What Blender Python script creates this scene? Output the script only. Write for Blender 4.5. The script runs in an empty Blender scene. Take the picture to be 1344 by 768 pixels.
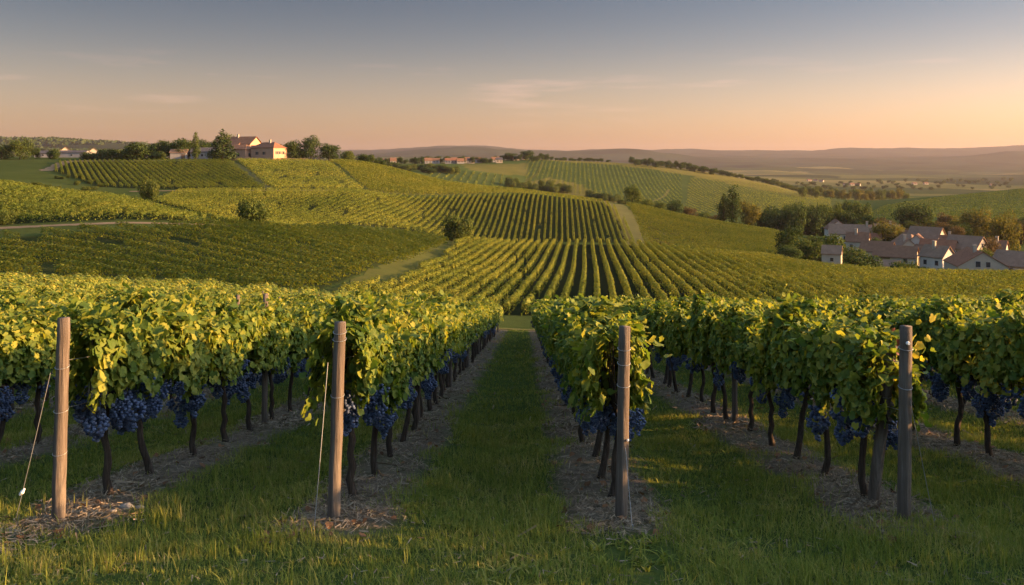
import bpy, math, random
import numpy as np
from mathutils import Vector

random.seed(7)
rng = np.random.default_rng(11)
R = math.radians
scn = bpy.context.scene
COL = scn.collection

# ------------------------------------------------------------------ camera, sky, sun, exposure
FPX, CX, HY = 1100.0, 672.0, 215.0            # focal length in photo pixels, centre column, eye-level row
cam_d = bpy.data.cameras.new("camera")
cam = bpy.data.objects.new("camera", cam_d); COL.objects.link(cam)
cam_d.sensor_width = 36.0
cam_d.lens = 36.0 * FPX / 1344.0
cam_d.shift_y = -(384.0 - HY) / 1344.0
cam_d.clip_end = 60000.0
cam_d.clip_start = 0.05
cam.location = (0, 0, 0)
cam.rotation_euler = (R(90), 0, 0)
scn.camera = cam

SUN_AZ, SUN_EL = 95.0, 10.8                    # degrees clockwise from the view direction, degrees up
SKY_STRENGTH = 0.15
w = bpy.data.worlds.new("World"); scn.world = w; w.use_nodes = True
nt = w.node_tree; N = nt.nodes; L = nt.links
N.clear()
out = N.new("ShaderNodeOutputWorld"); bg = N.new("ShaderNodeBackground")
sky = N.new("ShaderNodeTexSky"); sky.sky_type = 'NISHITA'; sky.sun_disc = False
sky.sun_elevation = R(SUN_EL); sky.sun_rotation = R(SUN_AZ)
sky.air_density = 1.0; sky.dust_density = 1.6; sky.ozone_density = 1.5; sky.altitude = 200
tc = N.new("ShaderNodeTexCoord"); sep = N.new("ShaderNodeSeparateXYZ")
L.new(tc.outputs["Generated"], sep.inputs[0])
ramp = N.new("ShaderNodeValToRGB")             # dusk reddens near the horizon; overhead raised beyond dusk as added fill light
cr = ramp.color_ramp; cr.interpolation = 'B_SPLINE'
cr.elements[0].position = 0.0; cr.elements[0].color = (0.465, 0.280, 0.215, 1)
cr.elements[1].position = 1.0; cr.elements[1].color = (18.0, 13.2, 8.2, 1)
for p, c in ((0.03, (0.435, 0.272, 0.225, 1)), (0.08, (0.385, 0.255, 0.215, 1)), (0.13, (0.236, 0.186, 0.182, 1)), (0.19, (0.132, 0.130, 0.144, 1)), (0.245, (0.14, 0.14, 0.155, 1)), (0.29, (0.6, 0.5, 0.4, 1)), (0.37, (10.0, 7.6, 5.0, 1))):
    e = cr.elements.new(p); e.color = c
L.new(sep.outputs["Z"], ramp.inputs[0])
mul = N.new("ShaderNodeMix"); mul.data_type = 'RGBA'; mul.blend_type = 'MULTIPLY'; mul.inputs["Factor"].default_value = 1.0
side = N.new("ShaderNodeMapRange"); side.interpolation_type = 'SMOOTHSTEP'      # the sky glows towards the low sun, dims away from it
for kk, vv in (("From Min", -0.55), ("From Max", 0.65), ("To Min", 0.62), ("To Max", 1.12)): side.inputs[kk].default_value = vv
L.new(sep.outputs["X"], side.inputs["Value"])
sm = N.new("ShaderNodeMix"); sm.data_type = 'RGBA'; sm.blend_type = 'MULTIPLY'; sm.inputs["Factor"].default_value = 1.0
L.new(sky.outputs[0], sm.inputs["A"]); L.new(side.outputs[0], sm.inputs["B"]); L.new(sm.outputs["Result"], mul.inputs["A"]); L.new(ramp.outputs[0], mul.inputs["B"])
# thin rosy wisps of cirrus low in the sky
mp = N.new("ShaderNodeMapping"); mp.inputs["Scale"].default_value = (3.2, 3.2, 34.0); mp.inputs["Rotation"].default_value = (0, R(1.2), 0); mp.inputs["Location"].default_value = (7.9, 4.6, 2.3)
L.new(tc.outputs["Generated"], mp.inputs["Vector"])
nz = N.new("ShaderNodeTexNoise"); nz.inputs["Scale"].default_value = 1.6; nz.inputs["Detail"].default_value = 6; nz.inputs["Roughness"].default_value = 0.55
L.new(mp.outputs[0], nz.inputs["Vector"])
mr = N.new("ShaderNodeMapRange"); mr.inputs["From Min"].default_value = 0.58; mr.inputs["From Max"].default_value = 0.78; mr.inputs["To Max"].default_value = 0.3
L.new(nz.outputs["Fac"], mr.inputs["Value"])
cl = N.new("ShaderNodeMix"); cl.data_type = 'RGBA'; cl.blend_type = 'MIX'
cl.inputs["B"].default_value = (2.3, 1.35, 1.05, 1)
band = N.new("ShaderNodeValToRGB"); be = band.color_ramp.elements; be[0].position = 0.035; be[0].color = (0, 0, 0, 1); be[1].position = 0.135; be[1].color = (0, 0, 0, 1)
be_ = be.new(0.085); be_.color = (1, 1, 1, 1); L.new(sep.outputs["Z"], band.inputs[0])
bm_ = N.new("ShaderNodeMath"); bm_.operation = 'MULTIPLY'; L.new(mr.outputs[0], bm_.inputs[0]); L.new(band.outputs[0], bm_.inputs[1])
L.new(bm_.outputs[0], cl.inputs["Factor"]); L.new(mul.outputs["Result"], cl.inputs["A"])
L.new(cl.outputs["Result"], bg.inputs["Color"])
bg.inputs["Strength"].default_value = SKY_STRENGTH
L.new(bg.outputs[0], out.inputs[0])

s = Vector((math.sin(R(SUN_AZ)) * math.cos(R(SUN_EL)), math.cos(R(SUN_AZ)) * math.cos(R(SUN_EL)), math.sin(R(SUN_EL))))
sun_d = bpy.data.lights.new("sun", 'SUN'); sun = bpy.data.objects.new("sun", sun_d); COL.objects.link(sun)
sun_d.energy = 4.7; sun_d.angle = R(0.6); sun_d.color = (1.0, 0.59, 0.26)
sun.rotation_euler = s.to_track_quat('Z', 'Y').to_euler()

scn.view_settings.view_transform = 'Standard'; scn.view_settings.look = 'None'
scn.view_settings.exposure = 2.22; scn.view_settings.gamma = 1.0
scn.render.engine = 'CYCLES'
cy = scn.cycles
cy.use_denoising = True
try:
    cy.denoiser = 'OPENIMAGEDENOISE'; cy.denoising_input_passes = 'RGB_ALBEDO_NORMAL'
except Exception:
    pass
cy.max_bounces = 6; cy.diffuse_bounces = 3; cy.glossy_bounces = 2; cy.transmission_bounces = 4; cy.volume_bounces = 0; cy.transparent_max_bounces = 4
cy.caustics_reflective = False; cy.caustics_refractive = False
cy.use_adaptive_sampling = True; cy.adaptive_threshold = 0.02
cy.sample_clamp_indirect = 6.0

# ------------------------------------------------------------------ helpers
def tag(o, label=None, cat=None, group=None, kind=None):
    if label: o["label"] = label
    if cat: o["category"] = cat
    if group: o["group"] = group
    if kind: o["kind"] = kind
    return o

def link(name, me, mat=None, parent=None, loc=None):
    o = bpy.data.objects.new(name, me); COL.objects.link(o)
    if mat is not None and len(me.materials) == 0: me.materials.append(mat)
    if parent is not None: o.parent = parent
    if loc is not None: o.location = loc
    return o

def empty(name, loc=(0, 0, 0), rz=0.0):
    o = bpy.data.objects.new(name, None); COL.objects.link(o)
    o.location = loc; o.rotation_euler = (0, 0, rz); o.empty_display_size = 0.2
    return o

def fast_mesh(name, V, k, smooth=False):
    """V: (n*k,3) vertices, every k in a row one polygon"""
    V = np.asarray(V, np.float32).reshape(-1, 3); nv = len(V); nf = nv // k
    me = bpy.data.meshes.new(name)
    me.vertices.add(nv); me.vertices.foreach_set("co", V.ravel())
    me.loops.add(nv); me.loops.foreach_set("vertex_index", np.arange(nv, dtype=np.int32))
    me.polygons.add(nf); me.polygons.foreach_set("loop_start", np.arange(0, nv, k, dtype=np.int32))
    me.update(calc_edges=True)
    if smooth: me.polygons.foreach_set("use_smooth", np.ones(nf, bool))
    return me

def idx_mesh(name, V, Fc, smooth=False):
    """V (n,3), Fc (m,k) index array"""
    V = np.asarray(V, np.float32).reshape(-1, 3); Fc = np.asarray(Fc, np.int32); m, k = Fc.shape
    me = bpy.data.meshes.new(name)
    me.vertices.add(len(V)); me.vertices.foreach_set("co", V.ravel())
    me.loops.add(m * k); me.loops.foreach_set("vertex_index", Fc.ravel())
    me.polygons.add(m); me.polygons.foreach_set("loop_start", np.arange(0, m * k, k, dtype=np.int32))
    me.update(calc_edges=True)
    if smooth: me.polygons.foreach_set("use_smooth", np.ones(m, bool))
    return me

class MB:
    """collects polygons of any size into one mesh"""
    def __init__(s): s.v = []; s.f = []
    def poly(s, pts):
        b = len(s.v); s.v += [tuple(p) for p in pts]; s.f.append(list(range(b, b + len(pts))))
    def box(s, x0, x1, y0, y1, z0, z1):
        b = len(s.v)
        s.v += [(x0, y0, z0), (x1, y0, z0), (x1, y1, z0), (x0, y1, z0), (x0, y0, z1), (x1, y0, z1), (x1, y1, z1), (x0, y1, z1)]
        for q in ((0, 3, 2, 1), (4, 5, 6, 7), (0, 1, 5, 4), (1, 2, 6, 5), (2, 3, 7, 6), (3, 0, 4, 7)): s.f.append([b + i for i in q])
    def tube(s, pts, rad, n=8, cap=True):
        pts = [Vector(p) for p in pts]; b0 = len(s.v); K = len(pts)
        if not hasattr(rad, "__len__"): rad = [rad] * K
        for i, p in enumerate(pts):
            t = (pts[min(i + 1, K - 1)] - pts[max(i - 1, 0)]).normalized()
            a = t.cross(Vector((0, 1, 0))) if abs(t.y) < 0.8 else t.cross(Vector((1, 0, 0)))
            a.normalize(); c = t.cross(a)
            for j in range(n):
                th = 2 * math.pi * j / n
                s.v.append(tuple(p + (a * math.cos(th) + c * math.sin(th)) * rad[i]))
        for i in range(K - 1):
            for j in range(n):
                s.f.append([b0 + i * n + j, b0 + i * n + (j + 1) % n, b0 + (i + 1) * n + (j + 1) % n, b0 + (i + 1) * n + j])
        if cap:
            s.f.append([b0 + j for j in range(n)][::-1]); s.f.append([b0 + (K - 1) * n + j for j in range(n)])
    def mesh(s, name, smooth=False):
        me = bpy.data.meshes.new(name); me.from_pydata(s.v, [], s.f); me.update()
        if smooth: me.polygons.foreach_set("use_smooth", np.ones(len(me.polygons), bool))
        return me
    def build(s, name, mat, parent=None, loc=None, smooth=False): return link(name, s.mesh(name, smooth), mat, parent, loc)

ONES = "zeroth first second third fourth fifth sixth seventh eighth ninth tenth eleventh twelfth thirteenth fourteenth fifteenth sixteenth seventeenth eighteenth nineteenth".split()
TENS = {20: "twenty", 30: "thirty", 40: "forty", 50: "fifty", 60: "sixty", 70: "seventy", 80: "eighty", 90: "ninety"}
TENTH = {20: "twentieth", 30: "thirtieth", 40: "fortieth", 50: "fiftieth", 60: "sixtieth", 70: "seventieth", 80: "eightieth", 90: "ninetieth"}
def ordn(n):
    if n < 20: return ONES[n]
    if n >= 100: return "hundred and " + ordn(n - 100) if n > 100 else "hundredth"
    t = n // 10 * 10
    return TENTH[t] if n == t else TENS[t] + "-" + ONES[n - t]

# ------------------------------------------------------------------ materials
class NT:
    def __init__(s, name):
        s.m = bpy.data.materials.new(name); s.m.use_nodes = True; s.n = s.m.node_tree.nodes; s.l = s.m.node_tree.links
        s.n.clear(); s.out = s.n.new("ShaderNodeOutputMaterial")
    def new(s, t, **kw):
        nd = s.n.new(t)
        for k, v in kw.items():
            if hasattr(nd, k) and k not in nd.inputs: setattr(nd, k, v)
            else: nd.inputs[k].default_value = v
        return nd
    def link(s, a, b): s.l.new(a, b)
    def noise(s, scale, detail=4, rough=0.55, vec=None, obj=True):
        n = s.new("ShaderNodeTexNoise"); n.inputs["Scale"].default_value = scale; n.inputs["Detail"].default_value = detail; n.inputs["Roughness"].default_value = rough
        if vec is None:
            t = s.new("ShaderNodeTexCoord") if obj else s.new("ShaderNodeNewGeometry")
            vec = t.outputs["Object"] if obj else t.outputs["Position"]
        s.link(vec, n.inputs["Vector"]); return n.outputs["Fac"]
    def ramp(s, fac, stops, interp='LINEAR'):
        r = s.new("ShaderNodeValToRGB"); c = r.color_ramp; c.interpolation = interp
        c.elements[0].position, c.elements[0].color = stops[0][0], tuple(stops[0][1]) + (1,)
        c.elements[1].position, c.elements[1].color = stops[-1][0], tuple(stops[-1][1]) + (1,)
        for p, col in stops[1:-1]:
            e = c.elements.new(p); e.color = tuple(col) + (1,)
        s.link(fac, r.inputs[0]); return r.outputs[0]
    def mix(s, fac, a, b, mode='MIX'):
        m = s.new("ShaderNodeMix"); m.data_type = 'RGBA'; m.blend_type = mode
        for key, val in (("Factor", fac), ("A", a), ("B", b)):
            if hasattr(val, "links"): s.link(val, m.inputs[key])
            elif key == "Factor": m.inputs[key].default_value = val
            else: m.inputs[key].default_value = tuple(val) + (1,)
        return m.outputs["Result"]
    def math(s, op, a, b=None, c=None, clamp=False):
        m = s.new("ShaderNodeMath"); m.operation = op; m.use_clamp = clamp
        for i, v in enumerate((a, b, c)):
            if v is None: continue
            if hasattr(v, "links"): s.link(v, m.inputs[i])
            else: m.inputs[i].default_value = v
        return m.outputs[0]
    def bsdf(s, color, rough=0.8, spec=0.3, bump=None, bstr=0.5, bdist=0.02):
        b = s.new("ShaderNodeBsdfPrincipled")
        if hasattr(color, "links"): s.link(color, b.inputs["Base Color"])
        else: b.inputs["Base Color"].default_value = tuple(color) + (1,)
        if hasattr(rough, "links"): s.link(rough, b.inputs["Roughness"])
        else: b.inputs["Roughness"].default_value = rough
        b.inputs["Specular IOR Level"].default_value = spec
        if bump is not None:
            bn = s.new("ShaderNodeBump"); bn.inputs["Strength"].default_value = bstr; bn.inputs["Distance"].default_value = bdist
            s.link(bump, bn.inputs["Height"]); s.link(bn.outputs[0], b.inputs["Normal"])
        return b
    def surf(s, sh): s.link(sh.outputs[0], s.out.inputs["Surface"]); return s.m

def leaf_mat(name, stops, trans=0.35, rough=0.55, spec=0.25, patch=0.0, patch_scale=0.5, tcol=1.5):
    """leaves: a colour of its own for every leaf, light coming through them"""
    t = NT(name)
    g = t.new("ShaderNodeNewGeometry"); oi = t.new("ShaderNodeObjectInfo")
    f = g.outputs["Random Per Island"]
    n = t.noise(patch_scale, 3, 0.6, g.outputs["Position"])
    f2 = t.math('ADD', t.math('MULTIPLY', f, 1 - patch), t.math('MULTIPLY', t.math('MULTIPLY_ADD', n, 2.2, -0.6, clamp=True), patch))
    f3 = t.math('ADD', f2, t.math('MULTIPLY_ADD', oi.outputs["Random"], 0.16, -0.08), clamp=True)
    c = t.ramp(f3, stops)
    b = t.bsdf(c, rough, spec)
    tr = t.new("ShaderNodeBsdfTranslucent")
    tc2 = t.mix(1.0, c, (tcol * 1.05, tcol, tcol * 0.45), 'MULTIPLY'); t.link(tc2, tr.inputs["Color"])
    mx = t.new("ShaderNodeMixShader"); mx.inputs[0].default_value = trans
    t.link(b.outputs[0], mx.inputs[1]); t.link(tr.outputs[0], mx.inputs[2])
    return t.surf(mx)

M = {}
VINE = [(0.0, (0.030, 0.062, 0.012)), (0.3, (0.075, 0.115, 0.018)), (0.65, (0.170, 0.190, 0.028)), (0.92, (0.290, 0.260, 0.040)), (1.0, (0.40, 0.30, 0.045))]
M["vine_leaf"] = leaf_mat("vine_leaf", VINE, 0.40, 0.62, 0.14, 0.3, 0.8)
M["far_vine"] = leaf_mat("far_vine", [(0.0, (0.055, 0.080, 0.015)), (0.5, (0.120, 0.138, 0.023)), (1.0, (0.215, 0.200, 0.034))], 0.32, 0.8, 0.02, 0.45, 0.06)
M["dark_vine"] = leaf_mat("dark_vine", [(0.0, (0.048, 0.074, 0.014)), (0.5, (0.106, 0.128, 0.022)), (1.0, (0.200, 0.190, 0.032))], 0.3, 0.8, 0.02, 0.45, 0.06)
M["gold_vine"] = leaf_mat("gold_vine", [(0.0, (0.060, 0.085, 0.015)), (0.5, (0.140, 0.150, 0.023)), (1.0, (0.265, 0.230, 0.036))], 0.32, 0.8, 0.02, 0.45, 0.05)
M["tree_dark"] = leaf_mat("tree_dark", [(0.0, (0.016, 0.030, 0.010)), (0.6, (0.040, 0.060, 0.017)), (1.0, (0.080, 0.090, 0.024))], 0.22, 0.8, 0.02, 0.4, 0.35)
M["tree_green"] = leaf_mat("tree_green", [(0.0, (0.028, 0.045, 0.012)), (0.6, (0.065, 0.085, 0.020)), (1.0, (0.130, 0.125, 0.030))], 0.26, 0.8, 0.02, 0.4, 0.35)
M["tree_gold"] = leaf_mat("tree_gold", [(0.0, (0.045, 0.052, 0.013)), (0.6, (0.100, 0.092, 0.022)), (1.0, (0.190, 0.145, 0.030))], 0.26, 0.8, 0.02, 0.4, 0.35)
M["tree_red"] = leaf_mat("tree_red", [(0.0, (0.040, 0.032, 0.014)), (0.6, (0.085, 0.060, 0.028)), (1.0, (0.140, 0.095, 0.042))], 0.22, 0.8, 0.02, 0.4, 0.35)
M["conifer"] = leaf_mat("conifer", [(0.0, (0.012, 0.024, 0.010)), (0.6, (0.032, 0.050, 0.016)), (1.0, (0.070, 0.080, 0.024))], 0.12, 0.8, 0.02, 0.3, 0.35)
M["red_leaf"] = leaf_mat("red_leaf", [(0.0, (0.10, 0.030, 0.020)), (1.0, (0.22, 0.080, 0.050))], 0.3, 0.6, 0.2)
M["yellow_leaf"] = leaf_mat("yellow_leaf", [(0.0, (0.30, 0.24, 0.03)), (1.0, (0.50, 0.36, 0.05))], 0.45, 0.6, 0.2)
M["litter_leaf"] = leaf_mat("litter_leaf", [(0.0, (0.08, 0.040, 0.020)), (1.0, (0.20, 0.095, 0.042))], 0.1, 0.8, 0.1)
M["grass"] = leaf_mat("grass", [(0.0, (0.062, 0.088, 0.015)), (0.42, (0.135, 0.162, 0.027)), (0.75, (0.225, 0.210, 0.048)), (1.0, (0.38, 0.28, 0.12))], 0.3, 0.7, 0.06, 0.45, 1.1)
M["straw"] = leaf_mat("straw", [(0.0, (0.105, 0.073, 0.048)), (0.6, (0.20, 0.150, 0.10)), (1.0, (0.33, 0.26, 0.18))], 0.08, 0.9, 0.03, 0.3, 0.6)

def m_wood(name, a, b, sc=1.0):
    t = NT(name)
    tcn = t.new("ShaderNodeTexCoord"); mpn = t.new("ShaderNodeMapping"); mpn.inputs["Scale"].default_value = (26 * sc, 26 * sc, 1.6 * sc)
    t.link(tcn.outputs["Object"], mpn.inputs["Vector"])
    g = t.noise(1.0, 8, 0.65, mpn.outputs[0]); k = t.noise(3.5, 4, 0.6)
    c = t.mix(t.math('MULTIPLY_ADD', k, 1.6, -0.4, clamp=True), t.ramp(g, [(0.3, [q * 0.45 for q in a]), (0.5, a), (0.72, b)]), [q * 0.7 for q in a])
    return t.surf(t.bsdf(c, 0.9, 0.12, g, 1.0, 0.022))
M["post"] = m_wood("post_wood", (0.120, 0.090, 0.068), (0.235, 0.190, 0.150))
M["bark"] = m_wood("vine_bark", (0.055, 0.038, 0.026), (0.13, 0.095, 0.07), 2.0)
M["trunk"] = m_wood("tree_bark", (0.06, 0.045, 0.03), (0.12, 0.09, 0.06), 0.3)
def m_plain(name, col, rough=0.6, var=0.25, sc=6.0, metal=0.0, bump=0.0):
    t = NT(name); n = t.noise(sc, 5, 0.6)
    c = t.mix(n, [q * (1 - var) for q in col], [min(1, q * (1 + var)) for q in col])
    b = t.bsdf(c, rough, 0.3, n if bump else None, bump, 0.02); b.inputs["Metallic"].default_value = metal
    return t.surf(b)
M["wire"] = m_plain("wire_steel", (0.26, 0.25, 0.235), 0.45, 0.2, 30, 0.6)
M["white_cap"] = m_plain("white_insulator", (0.75, 0.73, 0.68), 0.4, 0.1)
M["stone"] = m_plain("field_stone", (0.20, 0.175, 0.145), 0.85, 0.4, 25, 0, 0.5)
M["window"] = m_plain("window_glass", (0.03, 0.032, 0.035), 0.15, 0.3)
M["frame"] = m_plain("window_frame", (0.30, 0.26, 0.22), 0.6, 0.15)
M["shutter"] = m_plain("wood_shutter", (0.16, 0.085, 0.05), 0.7, 0.2)
M["door"] = m_plain("wood_door", (0.10, 0.065, 0.04), 0.7, 0.25)
# grapes: blue-black berries with a pale bloom
t = NT("grape_skin"); g = t.new("ShaderNodeNewGeometry"); n = t.noise(55, 3, 0.6)
c = t.ramp(g.outputs["Random Per Island"], [(0.0, (0.018, 0.025, 0.052)), (0.5, (0.040, 0.056, 0.108)), (1.0, (0.070, 0.094, 0.160))])
c = t.mix(t.math('MULTIPLY_ADD', n, 1.4, -0.5, clamp=True), c, (0.092, 0.112, 0.165))
M["grape"] = t.surf(t.bsdf(c, 0.55, 0.25))
def m_wall(name, col, stain=0.35):
    t = NT(name); n1 = t.noise(0.55, 6, 0.65); n2 = t.noise(5.0, 5, 0.7)
    c = t.mix(t.math('MULTIPLY_ADD', n1, 1.8, -0.5, clamp=True), [q * (1 - stain) for q in col], col)
    c = t.mix(t.math('MULTIPLY', n2, 0.5), c, [q * 0.72 for q in col])
    return t.surf(t.bsdf(c, 0.95, 0.04, n2, 0.35, 0.03))
for k, c in (("wall_cream", (0.48, 0.40, 0.305)), ("wall_white", (0.52, 0.47, 0.40)), ("wall_stone", (0.42, 0.345, 0.26)), ("wall_grey", (0.30, 0.28, 0.27)), ("wall_pink", (0.46, 0.285, 0.185)), ("wall_brick", (0.24, 0.11, 0.07))): M[k] = m_wall(k, c)
def m_roof(name, col):
    t = NT(name); g = t.new("ShaderNodeTexCoord"); wv = t.new("ShaderNodeTexWave"); wv.wave_type = 'BANDS'; wv.bands_direction = 'X'
    wv.inputs["Scale"].default_value = 1.4; wv.inputs["Distortion"].default_value = 0.6; t.link(g.outputs["Object"], wv.inputs["Vector"])
    n = t.noise(1.1, 6, 0.7); n3 = t.noise(7, 3, 0.6)
    c = t.mix(t.math('MULTIPLY_ADD', n, 1.8, -0.5, clamp=True), [q * 0.62 for q in col], [min(1, q * 1.25) for q in col])
    c = t.mix(t.math('MULTIPLY', n3, 0.5), c, [q * 0.55 for q in col])
    return t.surf(t.bsdf(c, 0.95, 0.03, wv.outputs["Fac"], 0.6, 0.06))
for k, c in (("roof_red", (0.260, 0.118, 0.068)), ("roof_brown", (0.215, 0.115, 0.070)), ("roof_slate", (0.085, 0.080, 0.085)), ("roof_old", (0.250, 0.160, 0.108))): M[k] = m_roof(k, c)

# ------------------------------------------------------------------ terrain
def sstep(a, b, x):
    t = np.clip((x - a) / (b - a), 0, 1); return t * t * (3 - 2 * t)

def near_z(x, d):
    rl = 3.2 * (1 - np.exp(-np.abs(np.minimum(x, 0)) / 26.0)); rr = 0.9 * (1 - np.exp(-np.maximum(x, 0) / 25.0))
    return -1.82 - 0.168 * d + (rl + rr) * sstep(8, 55, d)

FARL = [(1000, 212), (1600, 208), (2300, 200), (3000, 181), (4000, 190), (9500, 190)]
RIDGE = np.array([(0, 190), (300, 192), (480, 199), (540, 196), (600, 192), (645, 192), (680, 197), (720, 199), (790, 197), (840, 197), (900, 196.5), (960, 198), (1000, 198), (1060, 198), (1120, 195), (1200, 195), (1280, 194), (1344, 191)], float)
COLS = {   # photo column: (depth, ground row) down the view; rows that rise again are hidden dips
 0:   [(80, 374), (92, 362), (118, 324), (122, 313), (136, 293), (160, 262), (178, 243), (205, 246), (250, 236), (300, 224), (340, 214), (380, 208), (450, 206), (600, 207)] + FARL,
 150: [(80, 380), (92, 370), (116, 322), (122, 308), (133, 291), (150, 272), (165, 263), (190, 268), (235, 250), (350, 212), (380, 208), (450, 207), (600, 208), (1000, 212), (1600, 208), (2300, 204), (3000, 189), (4000, 194), (9500, 192)],
 300: [(80, 384), (95, 376), (130, 307), (140, 296), (150, 297), (170, 291), (200, 269), (228, 252), (240, 249), (350, 211), (380, 208), (450, 208), (600, 212), (1000, 216), (1600, 214), (3000, 203), (5000, 198), (9500, 195)],
 450: [(80, 398), (98, 380), (130, 330), (160, 303), (168, 302), (190, 290), (215, 268), (245, 251), (258, 248), (350, 213), (400, 212), (450, 216), (600, 220), (800, 215), (1200, 218), (2000, 212), (5000, 206), (9500, 196)],
 600: [(75, 416), (90, 408), (110, 383), (150, 347), (190, 323), (205, 317), (216, 315), (235, 299), (285, 256), (300, 251), (345, 243), (400, 247), (550, 250), (620, 240), (750, 219), (850, 214), (1000, 216), (2000, 216), (4000, 208), (7500, 195), (9500, 192)],
 690: [(75, 423), (90, 412), (120, 376), (150, 352), (180, 335), (212, 321), (222, 321), (240, 303), (290, 259), (305, 254), (335, 252), (400, 262), (500, 266), (600, 258), (750, 228), (900, 209), (1000, 212), (1500, 222), (3000, 217), (6000, 203), (9500, 196)],
 775: [(75, 424), (90, 412), (120, 376), (150, 352), (180, 335), (212, 321), (222, 322), (240, 306), (290, 268), (305, 264), (330, 265), (420, 275), (520, 272), (600, 262), (750, 238), (950, 212), (1050, 214), (1500, 226), (3000, 220), (6000, 206), (9500, 198)],
 830: [(75, 424), (90, 412), (120, 376), (150, 352), (180, 335), (212, 322), (222, 324), (245, 304), (295, 273), (310, 270), (340, 273), (430, 285), (520, 280), (620, 266), (760, 243), (950, 215), (1050, 218), (1500, 229), (3000, 222), (6000, 206), (9500, 197)],
 900: [(75, 423), (90, 412), (120, 376), (150, 352), (180, 337), (205, 330), (215, 332), (240, 318), (300, 287), (315, 285), (350, 291), (430, 292), (520, 286), (640, 268), (780, 248), (950, 222), (1050, 226), (1500, 236), (3000, 226), (6000, 208), (9500, 197)],
 1000: [(75, 421), (90, 411), (120, 376), (150, 353), (185, 340), (200, 340), (230, 326), (300, 303), (320, 303), (360, 309), (430, 300), (520, 288), (650, 270), (800, 255), (930, 240), (1050, 244), (1500, 243), (3000, 229), (6000, 209), (9500, 197)],
 1100: [(75, 420), (90, 410), (120, 377), (150, 359), (162, 357), (180, 360), (220, 340), (280, 319), (330, 310), (380, 306), (450, 297), (550, 286), (700, 270), (850, 262), (950, 262), (1200, 254), (1500, 248), (3000, 231), (6000, 210), (9500, 197)],
 1200: [(75, 418), (90, 408), (120, 378), (145, 364), (155, 363), (175, 368), (220, 345), (270, 326), (320, 309), (380, 298), (450, 288), (550, 276), (700, 263), (760, 260), (900, 266), (1500, 250), (3000, 232), (6000, 209), (9500, 196)],
 1344: [(75, 416), (90, 407), (120, 380), (145, 367), (155, 366), (175, 372), (220, 348), (270, 328), (320, 312), (380, 300), (450, 290), (550, 275), (700, 253), (780, 247), (900, 256), (1500, 252), (3000, 233), (6000, 208), (9500, 194)],
}
def pchip(x, y, q):
    """monotone cubic through (x, y rows) at q; y may be (n, m)"""
    x = np.asarray(x, float); y = np.asarray(y, float); one = y.ndim == 1
    if one: y = y[:, None]
    h = np.diff(x)[:, None]; dl = np.diff(y, axis=0) / h
    m = np.zeros_like(y); m[0] = dl[0]; m[-1] = dl[-1]
    w1 = 2 * h[1:] + h[:-1]; w2 = h[1:] + 2 * h[:-1]
    with np.errstate(divide='ignore', invalid='ignore'):
        mm = (w1 + w2) / (w1 / dl[:-1] + w2 / dl[1:])
    m[1:-1] = np.where(dl[:-1] * dl[1:] > 0, np.nan_to_num(mm), 0)
    q = np.clip(q, x[0], x[-1]); i = np.clip(np.searchsorted(x, q) - 1, 0, len(x) - 2)
    hh = (x[i + 1] - x[i])[:, None]; t_ = ((q - x[i]) / (x[i + 1] - x[i]))[:, None]
    r = (2 * t_**3 - 3 * t_**2 + 1) * y[i] + (t_**3 - 2 * t_**2 + t_) * hh * m[i] + (-2 * t_**3 + 3 * t_**2) * y[i + 1] + (t_**3 - t_**2) * hh * m[i + 1]
    return r[:, 0] if one else r
LD = np.linspace(math.log(20.0), math.log(11500.0), 900); DG = np.exp(LD)
pxs = sorted(COLS); Zc = []
for p in pxs:
    kd = [20, 30, 40, 50, 58, 65]; kz = [float(near_z((p - CX) / FPX * d, d)) for d in kd]
    for d, y in COLS[p]:
        kd.append(d); kz.append(-(y - HY) / FPX * d)
    Zc.append(pchip(kd, kz, DG))
PXG = np.linspace(-200, 1544, 700)
ZT = pchip(np.array(pxs, float), np.array(Zc), np.clip(PXG, 0, 1344)).T
ridge = -(pchip(RIDGE[:, 0], RIDGE[:, 1], np.clip(PXG, 0, 1344)) - HY) / FPX * 8600.0
bump = np.exp(-((DG - 8600.0) / 900.0) ** 2)[:, None]                         # the last line of hills
ZT = ZT * (1 - bump) + ridge[None, :] * bump
bump2 = np.exp(-((DG - 5600.0) / 420.0) ** 2)[:, None] * (28 + 22 * np.sin(PXG / 97.0) + 12 * np.sin(PXG / 41.0))[None, :]
ZT = ZT + bump2       # (depth, column)
for _ in range(3):                                                            # round the crests a little, along the columns
    ZT[:, 1:-1] = 0.25 * ZT[:, :-2] + 0.5 * ZT[:, 1:-1] + 0.25 * ZT[:, 2:]

def vnoise(x, y, seed=0):
    """smooth value noise, -1..1"""
    xi = np.floor(x).astype(np.int64); yi = np.floor(y).astype(np.int64); fx = x - xi; fy = y - yi
    fx = fx * fx * (3 - 2 * fx); fy = fy * fy * (3 - 2 * fy)
    def hsh(a, b):
        n_ = (a * 374761393 + b * 668265263 + seed * 974711) & 0x7fffffff
        n_ = ((n_ ^ (n_ >> 13)) * 1274126177) & 0x7fffffff
        return ((n_ ^ (n_ >> 16)) & 0xffff) / 32767.5 - 1
    return (hsh(xi, yi) * (1 - fx) + hsh(xi + 1, yi) * fx) * (1 - fy) + (hsh(xi, yi + 1) * (1 - fx) + hsh(xi + 1, yi + 1) * fx) * fy

# near rows: where the vine rows stand
ROW_DIR = 15.0 / 1100.0
D0 = 6.9
ROWX = {0: -3.74, 1: -1.474, 2: 0.897, 3: 3.224}
def rowx(k): return ROWX[k] if k in ROWX else (ROWX[0] + 2.32 * k if k < 0 else ROWX[3] + 2.32 * (k - 3))

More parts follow.
